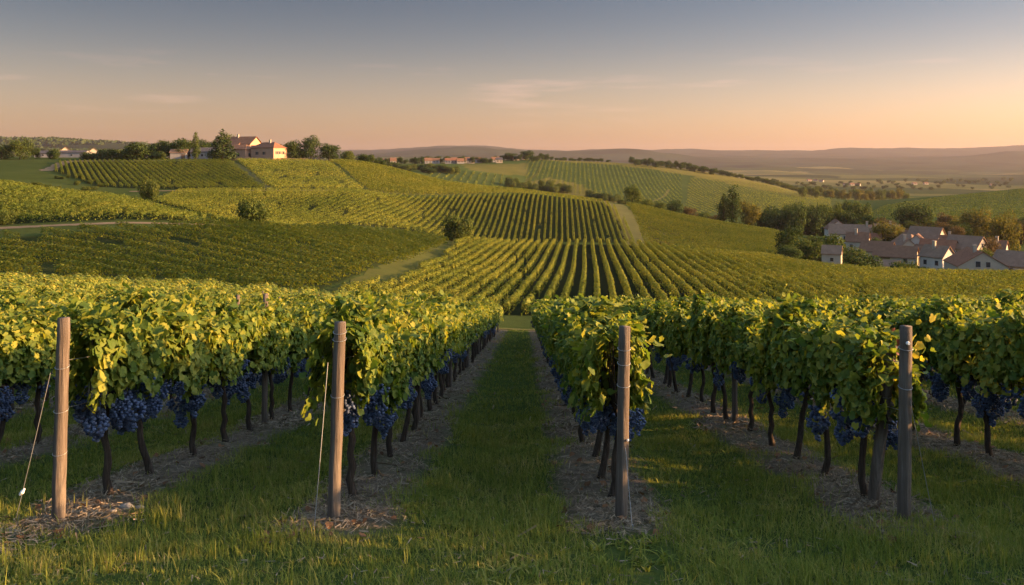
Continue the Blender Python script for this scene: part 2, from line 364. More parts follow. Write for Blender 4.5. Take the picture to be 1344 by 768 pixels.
def ground(x, y):
    x = np.asarray(x, float); y = np.asarray(y, float)
    zn = near_z(x, np.maximum(y, -60))
    d = np.clip(y, 20.0, 11400.0)
    px = np.clip(CX + FPX * x / d, PXG[0], PXG[-1])
    fi = (np.log(d) - LD[0]) / (LD[1] - LD[0]); fj = (px - PXG[0]) / (PXG[1] - PXG[0])
    i = np.clip(fi.astype(int), 0, len(LD) - 2); j = np.clip(fj.astype(int), 0, len(PXG) - 2); a = fi - i; b = fj - j
    zt = (ZT[i, j] * (1 - b) + ZT[i, j + 1] * b) * (1 - a) + (ZT[i + 1, j] * (1 - b) + ZT[i + 1, j + 1] * b) * a
    k = sstep(25, 52, y)
    z = zn * (1 - k) + zt * k
    # lumps: mounded soil under the rows near by, wooded unevenness far off
    u = (x - ROW_DIR * (y - D0) - ROWX[0]) / 2.32
    z = z + 0.05 * np.cos(2 * np.pi * u) * (1 - sstep(40, 60, y)) * sstep(4.5, 7.5, y + 0.0 * x)
    z = z + (0.03 * vnoise(x * 0.9, y * 0.9, 3) + 0.012 * vnoise(x * 3.1, y * 3.1, 5)) * (1 - sstep(40, 120, y))
    z = z + vnoise(x / 260, y / 260, 9) * 9 * sstep(2200, 3500, y) + vnoise(x / 90, y / 90, 12) * 5 * sstep(2400, 4000, y)
    z = z + 0.16 * np.sin((y - 90) / 13.0 + x / 40) * sstep(95, 120, y) * (1 - sstep(175, 205, y))
    return z
def gz(x, y): return float(ground(np.array([x]), np.array([y]))[0])
def at(px, d): x = (px - CX) / FPX * d; return x, d, gz(x, d)
def W(px, d): return ((px - CX) / FPX * d, d)

def in_poly(x, y, poly):
    r = np.zeros(np.shape(x), bool); n = len(poly)
    for i in range(n):
        x0, y0 = poly[i]; x1, y1 = poly[(i + 1) % n]
        c = ((y0 > y) != (y1 > y))
        with np.errstate(divide='ignore', invalid='ignore'):
            r ^= c & (x < (x1 - x0) * (y - y0) / (y1 - y0) + x0)
    return r

# vineyard blocks: outline in (photo column, depth), direction of the rows, spacing
BL = {
 "C": [W(425, 88), W(520, 110), W(575, 150), W(604, 200), W(622, 214), W(840, 214), W(900, 205), W(1000, 190), W(1100, 166), W(1220, 157), W(1420, 157), W(1700, 100), W(1700, 88)],
 "D": [W(-140, 88), W(395, 92), W(470, 110), W(535, 140), W(575, 178), W(592, 200), W(540, 192), W(450, 163), W(300, 139), W(200, 125), W(0, 121), W(-140, 117)],
 "E": [W(-140, 134), W(0, 134), W(100, 133), W(200, 135), W(312, 141), W(240, 151), W(150, 170), W(60, 183), W(0, 186), W(-140, 190)],
 "G": [W(200, 200), W(290, 172), W(345, 160), W(400, 166), W(500, 192), W(560, 206), W(610, 220), W(700, 226), W(835, 228), W(822, 258), W(798, 302), W(700, 302), W(620, 284), W(520, 262), W(440, 244), W(330, 232), W(235, 229)],
 "F": [W(70, 300), W(130, 246), W(240, 240), W(352, 244), W(300, 348), W(150, 350), W(75, 345)],
 "F2": [W(360, 245), W(440, 253), W(478, 262), W(430, 340), W(400, 352), W(308, 350)],
 "H": [W(486, 262), W(560, 276), W(640, 296), W(700, 308), W(800, 310), W(700, 338), W(600, 352), W(540, 372), W(470, 372), W(432, 356)],
 "I": [W(850, 216), W(1040, 206), W(1052, 240), W(1045, 290), W(1000, 318), W(900, 313), W(822, 312), W(838, 250)],
}
ys = [-26.0]
while ys[-1] < 11300:
    y = ys[-1]; st = 0.5 if y < 4 else 0.12 + 0.006 * max(0, y) if y < 62 else 0.011 * y if y < 450 else 0.013 * y
    ys.append(y + st)
ys = np.array(ys); NU = 380
u = np.linspace(-1, 1, NU); u = 0.55 * u + 0.45 * u**3
WY = 42 + 1.55 * np.maximum(ys, 0)
XX = u[None, :] * WY[:, None]; YY = np.repeat(ys[:, None], NU, 1)
ZZ = ground(XX.ravel(), YY.ravel()).reshape(XX.shape)
ny = len(ys); ii = np.arange(ny * NU).reshape(ny, NU)
Fq = np.stack([ii[:-1, :-1], ii[:-1, 1:], ii[1:, 1:], ii[1:, :-1]], -1).reshape(-1, 4)
gme = idx_mesh("ground", np.stack([XX, YY, ZZ], -1).reshape(-1, 3), Fq, True)
# land use: a colour of its own for every piece of land
xf, yf = XX.ravel(), YY.ravel(); pxf = CX + FPX * xf / np.maximum(yf, 1)
colr = np.tile(np.array([0.052, 0.066, 0.020]), (len(xf), 1))
def paint(mask, c): colr[mask] = c
for nme, c in (("C", (0.030, 0.033, 0.014)), ("D", (0.030, 0.038, 0.014)), ("E", (0.035, 0.042, 0.016)), ("G", (0.030, 0.036, 0.014)), ("F", (0.030, 0.036, 0.014)), ("F2", (0.06, 0.065, 0.024)), ("H", (0.080, 0.078, 0.024)), ("I", (0.045, 0.045, 0.016))):
    paint(in_poly(xf, yf, BL[nme]), c)
cells = np.floor(xf / 150 + 0.7 * vnoise(xf / 300, yf / 300, 21)) * 7 + np.floor(yf / 130 + 0.35 * xf / 150) * 13   # far field patchwork
hashc = np.mod(np.abs(np.sin(cells * 12.9898) * 43758.5453), 1.0)
far = (yf > 470) & (yf < 1200)
pal = np.array([(0.050, 0.068, 0.020), (0.080, 0.085, 0.026), (0.130, 0.115, 0.034), (0.058, 0.072, 0.024), (0.100, 0.098, 0.030)])
colr[far] = pal[(hashc[far] * 4.99).astype(int)]
J = far & (pxf > 860) & (pxf < 1090); colr[J] = 0.5 * colr[J] + 0.5 * np.array([0.110, 0.105, 0.030])
JP = lambda pts: in_poly(xf, yf, [W(*q) for q in pts])
JJ = (yf > 470) & (yf < 1080) & (pxf > 500) & (pxf < 1110); colr[JJ] = (0.062, 0.080, 0.024)
paint(JP([(690, 640), (690, 880), (800, 905), (920, 880), (900, 640)]), (0.050, 0.066, 0.022))
paint(JP([(896, 560), (905, 860), (1000, 900), (1100, 860), (1100, 600)]), (0.066, 0.076, 0.024))
paint(JP([(640, 880), (800, 900), (960, 860), (1080, 820), (1080, 1000), (640, 1000)]), (0.130, 0.112, 0.034))
paint(JP([(690, 600), (688, 690), (720, 740), (760, 715), (815, 610), (800, 560), (740, 575)]), (0.125, 0.108, 0.034))
paint(JP([(560, 560), (560, 700), (660, 720), (680, 600)]), (0.052, 0.068, 0.022))
paint(JP([(620, 720), (600, 800), (690, 830), (690, 730)]), (0.110, 0.100, 0.032))
K = (yf > 430) & (yf < 900) & (pxf > 1110); colr[K] = (0.048, 0.068, 0.020)
pl = (yf >= 1200); cells2 = np.floor(xf / 420 + 0.7 * vnoise(xf / 700, yf / 700, 25)) * 5 + np.floor(yf / 330) * 11
h2 = np.mod(np.abs(np.sin(cells2 * 78.233) * 43758.5453), 1.0)
pal2 = np.array([(0.045, 0.055, 0.022), (0.10, 0.095, 0.035), (0.15, 0.125, 0.050), (0.06, 0.07, 0.03), (0.03, 0.04, 0.018)])
colr[pl] = pal2[(h2[pl] * 4.99).astype(int)]
wood = (yf > 4200) | ((yf > 2300) & (pxf < 480)); colr[wood] = np.array([0.028, 0.036, 0.018]) * (1 + 0.35 * vnoise(xf[wood] / 200, yf[wood] / 200, 31))[:, None]
ca = gme.color_attributes.new("land", 'FLOAT_COLOR', 'POINT')
ca.data.foreach_set("color", np.concatenate([colr, np.ones((len(xf), 1))], 1).astype(np.float32).ravel())
# near: grass alleys between strips of mulched soil
t = NT("ground")
g = t.new("ShaderNodeNewGeometry"); sp = t.new("ShaderNodeSeparateXYZ"); t.link(g.outputs["Position"], sp.inputs[0])
X, Y = sp.outputs[0], sp.outputs[1]
uu = t.math('DIVIDE', t.math('SUBTRACT', t.math('SUBTRACT', X, t.math('MULTIPLY', t.math('SUBTRACT', Y, D0), ROW_DIR)), ROWX[0]), 2.322)
fr = t.math('ABSOLUTE', t.math('SUBTRACT', t.math('FRACT', t.math('ADD', uu, 0.5)), 0.5))       # 0 under a row, 0.5 mid-alley
n1 = t.noise(1.3, 5, 0.65, g.outputs["Position"]); n2 = t.noise(9, 6, 0.7, g.outputs["Position"]); n3 = t.noise(60, 4, 0.7, g.outputs["Position"])
edge = t.math('ADD', fr, t.math('MULTIPLY_ADD', n1, 0.22, -0.11))
strip = t.new("ShaderNodeMapRange"); strip.interpolation_type = 'SMOOTHSTEP'; strip.inputs["From Min"].default_value = 0.13; strip.inputs["From Max"].default_value = 0.25; strip.inputs["To Min"].default_value = 1; strip.inputs["To Max"].default_value = 0
t.link(edge, strip.inputs["Value"])
def mrange(v, a, b, c, d_):
    m_ = t.new("ShaderNodeMapRange"); m_.interpolation_type = 'SMOOTHSTEP'
    for kk, vv in (("From Min", a), ("From Max", b), ("To Min", c), ("To Max", d_)): m_.inputs[kk].default_value = vv
    t.link(v, m_.inputs["Value"]); return m_.outputs[0]
yy = t.math('ADD', Y, t.math('MULTIPLY_ADD', n1, 1.6, -0.8))
front = mrange(yy, 6.2, 7.0, 0, 1)
stripm = t.math('MULTIPLY', t.math('MULTIPLY', strip.outputs[0], front), mrange(Y, 55, 60, 1, 0))
soil = t.ramp(n2, [(0.25, (0.090, 0.064, 0.045)), (0.5, (0.165, 0.122, 0.086)), (0.75, (0.25, 0.19, 0.14))])
soil = t.mix(t.math('MULTIPLY_ADD', n3, 1.6, -0.5, clamp=True), soil, (0.06, 0.042, 0.03))
turf = t.ramp(n2, [(0.25, (0.028, 0.042, 0.011)), (0.55, (0.055, 0.075, 0.018)), (0.8, (0.110, 0.100, 0.045))])
near = t.mix(t.math('MULTIPLY', stripm, t.math('MULTIPLY_ADD', n1, -1.4, 1.55, clamp=True)), turf, soil)
at_ = t.new("ShaderNodeVertexColor"); at_.layer_name = "land"
nf = t.noise(0.12, 5, 0.6, g.outputs["Position"]); nf2 = t.noise(0.9, 5, 0.7, g.outputs["Position"])
fc = t.mix(t.math('MULTIPLY_ADD', nf, 1.6, -0.3, clamp=True), at_.outputs[0], t.mix(1.0, at_.outputs[0], (1.45, 1.35, 1.3), 'MULTIPLY'))
nf3 = t.noise(0.022, 6, 0.65, g.outputs["Position"])
fc = t.mix(t.math('MULTIPLY_ADD', nf3, 2.4, -0.8, clamp=True), t.mix(1.0, fc, (0.68, 0.76, 0.72), 'MULTIPLY'), fc)
fc = t.mix(t.math('MULTIPLY', nf2, 0.75), fc, t.mix(1.0, fc, (0.55, 0.58, 0.55), 'MULTIPLY'))
colo = t.mix(mrange(Y, 58, 66, 0, 1), near, fc)
b = t.bsdf(colo, 1.0, 0.0, t.math('ADD', t.math('MULTIPLY', n2, 0.7), t.math('MULTIPLY', n3, 0.4)), 0.9, 0.05)
ground_o = link("ground", gme, t.surf(b)); tag(ground_o, "rolling vineyard ground of grass alleys, mulched soil and far fields", "ground", kind="structure")

def ribbon(name, pts, width, mat, label, cat, lift=0.03, n=60, wob=0.15):
    """a track laid over the ground along (x, y) points"""
    P_ = np.array(pts, float); sl = np.r_[0, np.cumsum(np.hypot(*np.diff(P_, axis=0).T))]
    q = np.linspace(0, sl[-1], n); cx = pchip(sl, P_[:, 0], q); cyy = pchip(sl, P_[:, 1], q)
    tx = np.gradient(cx); ty = np.gradient(cyy); ln = np.hypot(tx, ty); nx, nyv = -ty / ln, tx / ln
    wd = np.array(width if hasattr(width, "__len__") else [width] * 2, float); wd = np.interp(np.linspace(0, 1, n), np.linspace(0, 1, len(wd)), wd)
    M_ = 7; offs = np.linspace(-0.5, 0.5, M_)
    j = (1 + wob * rng.normal(size=n))[:, None]
    x = cx[:, None] + nx[:, None] * offs * wd[:, None] * j; y = cyy[:, None] + nyv[:, None] * offs * wd[:, None] * j
    z = ground(x.ravel(), y.ravel()).reshape(x.shape) + lift
    i_ = np.arange(n * M_).reshape(n, M_)
    me = idx_mesh(name, np.stack([x, y, z], -1).reshape(-1, 3), np.stack([i_[:-1, :-1], i_[1:, :-1], i_[1:, 1:], i_[:-1, 1:]], -1).reshape(-1, 4), True)
    return tag(link(name, me, mat), label, cat, kind="structure")
def m_dirt(name, a, b_):
    t = NT(name); g = t.new("ShaderNodeNewGeometry"); n = t.noise(0.8, 6, 0.7, g.outputs["Position"]); n2 = t.noise(0.15, 3, 0.6, g.outputs["Position"])
    return t.surf(t.bsdf(t.mix(t.math('MULTIPLY_ADD', n2, 2.0, -0.6, clamp=True), t.mix(n, a, b_), [0.5 * (p + q) * 0.8 for p, q in zip(a, b_)]), 1.0, 0.0))
M["dirt"] = m_dirt("dirt", (0.125, 0.090, 0.052), (0.21, 0.160, 0.100))
M["lane"] = m_dirt("grass_lane", (0.075, 0.080, 0.026), (0.13, 0.115, 0.048))
M["verge"] = m_dirt("grass_verge", (0.042, 0.055, 0.015), (0.085, 0.082, 0.026))
ribbon("dirt_track", [W(-120, 127), W(0, 130), W(100, 130), W(200, 132), W(318, 140)], [2.4, 2.2, 2.0, 1.8, 1.5], M["dirt"], "tan dirt track between the two left vineyard slopes", "track")
ribbon("grass_lane", [W(392, 84), W(440, 92), W(505, 112), W(560, 150), W(594, 198), W(612, 214)], [5, 5, 6, 6, 5, 4], M["verge"], "grassy strip beside the striped central vineyard", "lane", 0.04)
ribbon("grass_lane", [W(846, 217), W(838, 232), W(822, 265), W(804, 306)], [8, 7, 7, 8], M["lane"], "pale grass lane running up the slope between two vineyards", "lane", 0.05)
ribbon("dirt_track", [W(300, 345), W(325, 300), W(356, 243)], 3.0, M["lane"], "narrow track through the vineyard below the estate", "track", 0.06)
ribbon("dirt_track", [W(402, 358), W(440, 300), W(482, 263), W(560, 277), W(640, 296), W(700, 305)], 3.5, M["verge"], "curving track along the crest of the striped hill vineyard", "track", 0.06)
ribbon("dirt_track", [W(60, 300), W(78, 330), W(90, 352), W(200, 354), W(300, 356), W(420, 357)], 4.5, M["dirt"], "pale dirt road below the hilltop estate", "road", 0.06)
ribbon("dirt_track", [W(170, 231), W(240, 234), W(330, 236), W(440, 247)], 3.0, M["dirt"], "pale track at the foot of the estate vineyard", "track", 0.06)
ribbon("dirt_track", [(-60, 57.5), (-20, 58.3), (0, 58.6), (20, 58.3), (60, 57.5)], 3.0, M["lane"], "sunlit grass track across the far end of the near rows", "track", 0.02)
ribbon("dirt_track", [W(878, 760), W(872, 700), W(855, 640)], 2.5, M["lane"], "pale path climbing the far meadow hill", "path", 0.1)
ribbon("dirt_track", [W(690, 700), W(705, 760), W(712, 840)], 3, M["verge"], "faint path up the far meadow hill", "path", 0.1)

# ------------------------------------------------------------------ leaves, vines
def unit(v): return v / np.maximum(np.linalg.norm(v, axis=-1, keepdims=True), 1e-9)

def frames(nrm, tipdown=0.8, spin=0.7):
    """for unit normals: tip direction (mostly hanging down) and side direction"""
    n_ = len(nrm); d = np.tile(np.array([0, 0, -1.0]), (n_, 1)) * tipdown + rng.normal(size=(n_, 3)) * spin
    tpd = unit(d - nrm * (d * nrm).sum(1, keepdims=True)); return tpd, np.cross(nrm, tpd)

LEAF_OUT = np.array([(0.0, -0.26), (0.20, -0.42), (0.42, -0.30), (0.43, -0.08), (0.50, 0.10), (0.36, 0.22), (0.24, 0.38), (0.0, 0.54),
                     (-0.24, 0.38), (-0.36, 0.22), (-0.50, 0.10), (-0.43, -0.08), (-0.42, -0.30), (-0.20, -0.42)])
def leaf_tris(pos, nrm, size, lobed=True, **kw):
    """five-lobed vine leaves as fans round the leaf stalk, folded along the midrib; (n*faces*3, 3)"""
    tpd, sd = frames(nrm, **kw); n_ = len(pos)
    o = LEAF_OUT; K = len(o)
    fold = rng.uniform(0.10, 0.38, n_)[:, None]; curl = rng.uniform(-0.10, 0.30, n_)[:, None]
    lx = o[None, :, 0] * size[:, None]; ly = o[None, :, 1] * size[:, None]
    lz = np.abs(lx) * fold - curl * (ly ** 2) / size[:, None] + rng.normal(size=(n_, K)) * 0.04 * size[:, None]
    P_ = pos[:, None, :] + lx[..., None] * sd[:, None, :] + ly[..., None] * tpd[:, None, :] + lz[..., None] * nrm[:, None, :]
    c = pos[:, None, :] + tpd[:, None, :] * (-0.22 * size[:, None, None])
    V = np.concatenate([c, P_], 1)                                   # (n, K+1, 3)
    base = (np.arange(n_) * (K + 1))[:, None, None]
    f = np.array([(0, 1 + i, 1 + (i + 1) % K) for i in range(K)])[None]
    return V.reshape(-1, 3), (base + f).reshape(-1, 3)

def quads(pos, nrm, size, asp=1.0, **kw):
    tpd, sd = frames(nrm, **kw); a = size[:, None] * 0.5; b_ = a * asp
    f = rng.uniform(0.0, 0.35, len(pos))[:, None] * a
    return np.stack([pos - tpd * a * 1.1, pos + sd * b_ + nrm * f, pos + tpd * a * 1.1, pos - sd * b_ + nrm * f], 1)

def foliage_mesh(i, n_leaf=1350):
    """one vine's canopy: upright shoots, a full face to either side, loose hanging shoots below"""
    L_ = 0.60
    n_ = n_leaf; y = rng.uniform(-L_, L_, n_)
    ph = rng.uniform(0, 6, 6)
    top = 1.50 + 0.10 * np.sin(y * 5 + ph[0]) + 0.08 * np.sin(y * 13 + ph[1])
    bot = 0.90 + 0.07 * np.sin(y * 6 + ph[2]) + 0.06 * np.sin(y * 15 + ph[3])
    hw = 0.225 + 0.035 * np.sin(y * 7 + ph[4])
    a = rng.uniform(0, 1, n_)
    side = np.where(rng.uniform(size=n_) < 0.5, 1, -1)
    z = bot + (top - bot) * a
    wz = hw * (0.72 + 0.42 * np.sin(np.pi * np.clip(a * 0.85 + 0.12, 0, 1)))
    dep = 1 - np.abs(rng.normal(size=n_)) * 0.28
    x = side * wz * np.clip(dep, -0.2, 1.3)
    nrm = np.stack([side * np.ones(n_), rng.normal(size=n_) * 0.35, 0.30 + 0.7 * (a > 0.85) + rng.normal(size=n_) * 0.45], 1)
    nrm[:, 0] += rng.normal(size=n_) * 0.5
    tp = rng.uniform(size=n_) < 0.17                                  # the top, open to the sky
    k = tp.sum(); x[tp] = rng.normal(size=k) * 0.15; z[tp] = top[tp] + rng.uniform(-0.06, 0.09, k)
    nrm[tp] = np.stack([rng.normal(size=k) * 0.7, rng.normal(size=k) * 0.5, 0.6 + rng.uniform(size=k)], 1)
    pos = np.stack([x, y, z], 1); size = rng.uniform(0.050, 0.120, n_)
    ex, en, es = [], [], []
    for q in range(17):                                               # shoots that stand or arch out of the hedge
        y0 = rng.uniform(-L_, L_); x0 = rng.normal() * 0.12; up = rng.uniform(0.08, 0.26); lean = rng.normal(size=2) * 0.16
        m_ = rng.integers(5, 9)
        for tq in np.linspace(0, 1, m_):
            ex.append((x0 + lean[0] * tq + rng.normal() * 0.03, y0 + lean[1] * tq + rng.normal() * 0.03, 1.48 + up * tq)); en.append((rng.normal(), rng.normal(), 0.6)); es.append(0.10 - 0.045 * tq)
    for q in range(6):                                                # hanging shoots
        y0 = rng.uniform(-L_, L_); sx = rng.choice((-1, 1)); dn = rng.uniform(0.06, 0.22); m_ = rng.integers(4, 8)
        for tq in np.linspace(0, 1, m_):
            ex.append((sx * (0.22 + 0.08 * math.sin(tq * 3)) + rng.normal() * 0.03, y0 + rng.normal() * 0.05, 0.98 - dn * tq)); en.append((sx, rng.normal() * 0.5, 0.35)); es.append(0.105 - 0.04 * tq)
    pos = np.concatenate([pos, np.array(ex)]); nrm = unit(np.concatenate([nrm, np.array(en)])); size = np.concatenate([size, np.array(es)])
    V, Fc = leaf_tris(pos, nrm, size, spin=0.8)
    me = idx_mesh("foliage", V, Fc); me.materials.append(M["vine_leaf"]); return me

def trunk_mesh(i):
    r_ = random.Random(40 + i); mb = MB()
    pts = []; bx = by = 0.0
    for q in range(9):
        z = -0.08 + 0.115 * q; pts.append((bx, by, z)); bx += r_.uniform(-0.030, 0.030); by += r_.uniform(-0.030, 0.030)
    mb.tube(pts, [0.058, 0.040, 0.034, 0.036, 0.030, 0.033, 0.028, 0.034, 0.040], 8)
    hx, hy, hz = pts[-1]
    for sg in (1, -1):                                                # the two arms tied along the wire
        mb.tube([(hx, hy, hz - 0.02)] + [(hx * (1 - q / 5) + r_.uniform(-.015, .015), hy + sg * 0.11 * q, hz + 0.03 + r_.uniform(-.02, .02)) for q in range(1, 6)], [0.030, 0.024, 0.020, 0.018, 0.016, 0.012], 6)
    for q in range(9):                                                # canes up into the leaves
        y0 = r_.uniform(-0.5, 0.5); a, b_ = r_.uniform(-.12, .12), r_.uniform(-.1, .1)
        mb.tube([(0, y0, 0.86), (a * 0.5, y0 + b_ * 0.5, 1.15), (a, y0 + b_, 1.5)], [0.008, 0.006, 0.004], 4)
    me = mb.mesh("trunk", True); me.materials.append(M["bark"]); return me

def ico(sub=1):
    import bmesh
    bm = bmesh.new(); bmesh.ops.create_icosphere(bm, subdivisions=sub, radius=1.0)
    v = np.array([p.co[:] for p in bm.verts]); f = np.array([[q.index for q in p.verts] for p in bm.faces]); bm.free(); return v, f
def bunch_mesh(i, n_=105):
    """a hanging bunch: berries packed on a shouldered cone"""
    v, f = ico(2); h = rng.uniform(0.20, 0.27); P_ = []
    q = 0
    while len(P_) < n_ and q < 6000:
        q += 1; tq = rng.uniform() ** 0.8; rad = (0.078 * (1 - tq) ** 0.65 + 0.016) * (0.7 + 0.3 * math.sin(tq * 9 + i)); th = rng.uniform(0, 6.28)
        p = np.array([math.cos(th) * rad, math.sin(th) * rad, -0.02 - tq * h]) + rng.normal(size=3) * 0.004
        if all(np.sum((p - o) ** 2) > 0.0165 ** 2 for o in P_): P_.append(p)
    if i % 2 == 0:                                                    # a wing at the shoulder
        for k in range(22):
            P_.append(np.array([0.085, 0.02, -0.05]) + rng.normal(size=3) * np.array([0.022, 0.022, 0.032]))
    P_ = np.array(P_); rr = rng.uniform(0.0105, 0.0135, len(P_))
    V = (P_[:, None] + v[None] * rr[:, None, None]).reshape(-1, 3); Fc = (f[None] + (np.arange(len(P_)) * len(v))[:, None, None]).reshape(-1, 3)
    mb = MB(); me = idx_mesh("grape_bunch", V, Fc, True); me.materials.append(M["grape"]); return me

FOL = [foliage_mesh(i) for i in range(9)]
TRK = [trunk_mesh(i) for i in range(6)]
BUN = [bunch_mesh(i) for i in range(5)]
ROWNAME = {0: "the row behind the leftmost end post", 1: "the row left of the central grass alley", 2: "the row right of the central grass alley", 3: "the row behind the rightmost end post",
           -1: "the row just left of the leftmost end post", 4: "the row just right of the rightmost end post"}
END = 55.0
VSP = 1.02
cand = []
for k in range(-15, 17):
    x0 = rowx(k); nearest = 7.7 if k <= 3 else -24.0  # outer right rows run on unseen past the camera, added for foreground shade
    d = nearest; q = 0
    while d < END:
        x = x0 + ROW_DIR * (d - D0); px = CX + FPX * x / max(d, 0.5); seen = d > 4 and -70 < px < 1344 + 70
        wgt = d * (1.0 if k in (0, 1, 2, 3) else 1.15 if k in (-1, 4) else 1.55)
        cand.append((wgt if seen else 1e6 + abs(d), k, q, x, d)); d += VSP; q += 1
cand.sort()
single = [c for c in cand if c[0] < 1e5][:290]
rest = [c for c in cand if c not in set(single)]
def sort_key(c): return (c[1], c[4])
cnt = {}
for wgt, k, q, x, d in sorted(single, key=sort_key):
    jx, jd = random.uniform(-.05, .05), random.uniform(-.08, .08)
    root = empty("grapevine", (x + jx, d + jd, gz(x + jx, d + jd)), random.uniform(-0.06, 0.06) + (math.pi if random.random() < 0.5 else 0))
    sc_ = random.uniform(0.94, 1.08); root.scale = (sc_, 1.0, sc_)
    cnt[k] = cnt.get(k, 0) + 1; c_ = cnt[k]
    rn = ROWNAME.get(k) or (("the %s row out to the left of the leftmost end post" % ordn(-k)) if k < 0 else ("the %s row out to the right of the rightmost end post" % ordn(k - 3)))
    if k in (0, 1, 2, 3) and c_ <= 12:
        lab = ("%s grapevine from the end post in %s" % (ordn(c_), rn))
    elif k in (-1, 4) and c_ <= 8:
        lab = "%s grapevine in view along %s" % (ordn(c_), rn)
    else:
        lab = "leafy grapevine deep within %s" % rn if k in (0, 1, 2, 3, -1, 4) else "leafy grapevine crown in %s" % rn
    tag(root, lab, "grapevine", "grapevines of " + rn)
    link("trunk", random.choice(TRK), None, root).rotation_euler = (0, 0, random.choice((0, math.pi)))
    f_ = link("foliage", random.choice(FOL), None, root)
    f_.scale = (random.uniform(.92, 1.12), 1.02, random.uniform(.95, 1.05))
    nb = (random.choice((7, 8, 9)) if d < 8.5 else random.choice((3, 5, 7)) if d < 11 else random.choice((2, 3, 5)) if d < 18 else random.choice((2, 3, 4)) if d < 30 else 3) if k in (0, 1, 2, 3, -1, 4) else 2
    for bq in range(nb):
        sg = 1 if bq % 2 == 0 else -1
        b_ = link("grape_bunch", random.choice(BUN), None, root)
        b_.location = (sg * random.uniform(0.02, 0.23), random.gauss(0, .24), random.uniform(0.72, 1.0))
        sb = random.uniform(0.80, 1.45); b_.scale = (sb * 1.1, sb * 1.1, sb); b_.rotation_euler = (random.uniform(-.1, .1), random.uniform(-.1, .1), random.uniform(0, 6.28))

def hedge(path, per_m, h0, h1, hw, size, hn=1.0, sd=0.24):
    """leaf faces of one clipped vine row along an (n,2) path"""
    P_ = np.asarray(path, float); sl = np.r_[0, np.cumsum(np.hypot(*np.diff(P_, axis=0).T))]; Ln = sl[-1]; n_ = max(8, int(Ln * per_m))
    q = rng.uniform(0, Ln, n_); cx = np.interp(q, sl, P_[:, 0]); cyy = np.interp(q, sl, P_[:, 1])
    k = np.clip(np.searchsorted(sl, q) - 1, 0, len(P_) - 2); tv = unit(np.diff(P_, axis=0))[k]; nv = np.stack([-tv[:, 1], tv[:, 0]], 1)
    ph = rng.uniform(0, 99); ht = h1 * (1 + hn * (0.13 * vnoise(q * 0.8 + ph, q * 0, 3) + 0.10 * vnoise(q * 2.3 + ph, q * 0, 4))); ww = hw * (1 + 0.30 * vnoise(q * 1.1 + ph, q * 0, 6))
    gap = vnoise(q * 0.30 + ph, q * 0 + ph, 8) > -0.70; q, cx, cyy, nv, ht, ww = q[gap], cx[gap], cyy[gap], nv[gap], ht[gap], ww[gap]; n_ = len(q)   # weak and missing vines
    th = rng.uniform(-0.25, np.pi + 0.25, n_); rad = np.clip(1 - np.abs(rng.normal(size=n_)) * 0.22, 0.3, 1.12)
    c_, s_ = np.cos(th), np.sin(th)
    ox = np.sign(c_) * np.abs(c_) ** 0.6 * ww * rad; oz = np.sign(s_) * np.abs(s_) ** 0.6 * (ht - h0) * rad
    x = cx + nv[:, 0] * ox; y = cyy + nv[:, 1] * ox; z = ground(x, y) + np.maximum(h0 + oz, 0.1)
    nrm = np.stack([nv[:, 0] * c_, nv[:, 1] * c_, 0.25 + np.maximum(s_, 0)], 1) + rng.normal(size=(n_, 3)) * sd
    return quads(np.stack([x, y, z], 1), unit(nrm), size * rng.uniform(0.65, 1.35, n_), 0.95, spin=0.6)

# the rest of the near vineyard, past what single vines show
acc = []
by_row = {}
for wgt, k, q, x, d in rest: by_row.setdefault(k, []).append(d)
for k, ds in by_row.items():
    ds = np.array(sorted(ds)); cuts = np.where(np.diff(ds) > VSP * 1.5)[0]
    for seg in np.split(ds, cuts + 1):
        a, b_ = seg[0] - 0.5, seg[-1] + 0.5; yv = np.arange(a, b_ + 0.01, 1.0)
        if len(yv) < 2: continue
        acc.append(hedge(np.stack([rowx(k) + ROW_DIR * (yv - D0), yv], 1), 230 if a < 10 else 200, 0.95, 1.60, 0.27, 0.13))
me = fast_mesh("vine_canopy", np.concatenate(acc), 4); tag(link("vine_canopy", me, M["vine_leaf"]), "massed vine tops of the near vineyard's outer and far rows", "vines", kind="stuff")
tb = MB()
for wgt, k, q, x, d in rest:
    if d < 0 or k in (5, 6, 7): z = gz(x, d); tb.tube([(x, d, z - .05), (x + .03, d, z + .4), (x, d + .03, z + 1.0)], [.045, .033, .03], 5)
tag(tb.build("vine_stems", M["bark"]), "dark vine stems under the outer rows, some added unseen", "vine stems", kind="stuff")

# ------------------------------------------------------------------ vine rows on the slopes
def clip_rows(poly, vp, spacing):
    """parallel lines across a block (direction aims at photo column vp, or ('flat', slope)), as segments"""
    dirv = np.array([(vp - CX) / FPX, 1.0]) if not isinstance(vp, tuple) else np.array([1.0, vp[1]])
    dirv = dirv / np.hypot(*dirv); nv = np.array([-dirv[1], dirv[0]]) * (-1 if not isinstance(vp, tuple) else 1)
    P_ = np.array(poly); off = P_ @ nv; segs = []
    o = off.min() + spacing * 0.5
    while o < off.max():
        ts = []
        for i in range(len(P_)):
            a, b_ = P_[i], P_[(i + 1) % len(P_)]; da, db = a @ nv - o, b_ @ nv - o
            if da * db < 0: c = a + (b_ - a) * da / (da - db); ts.append(c @ dirv)
        ts.sort()
        for i in range(0, len(ts) - 1, 2):
            if ts[i + 1] - ts[i] > 4.0: segs.append((nv * o + dirv * ts[i], nv * o + dirv * ts[i + 1]))
        o += spacing
    return segs
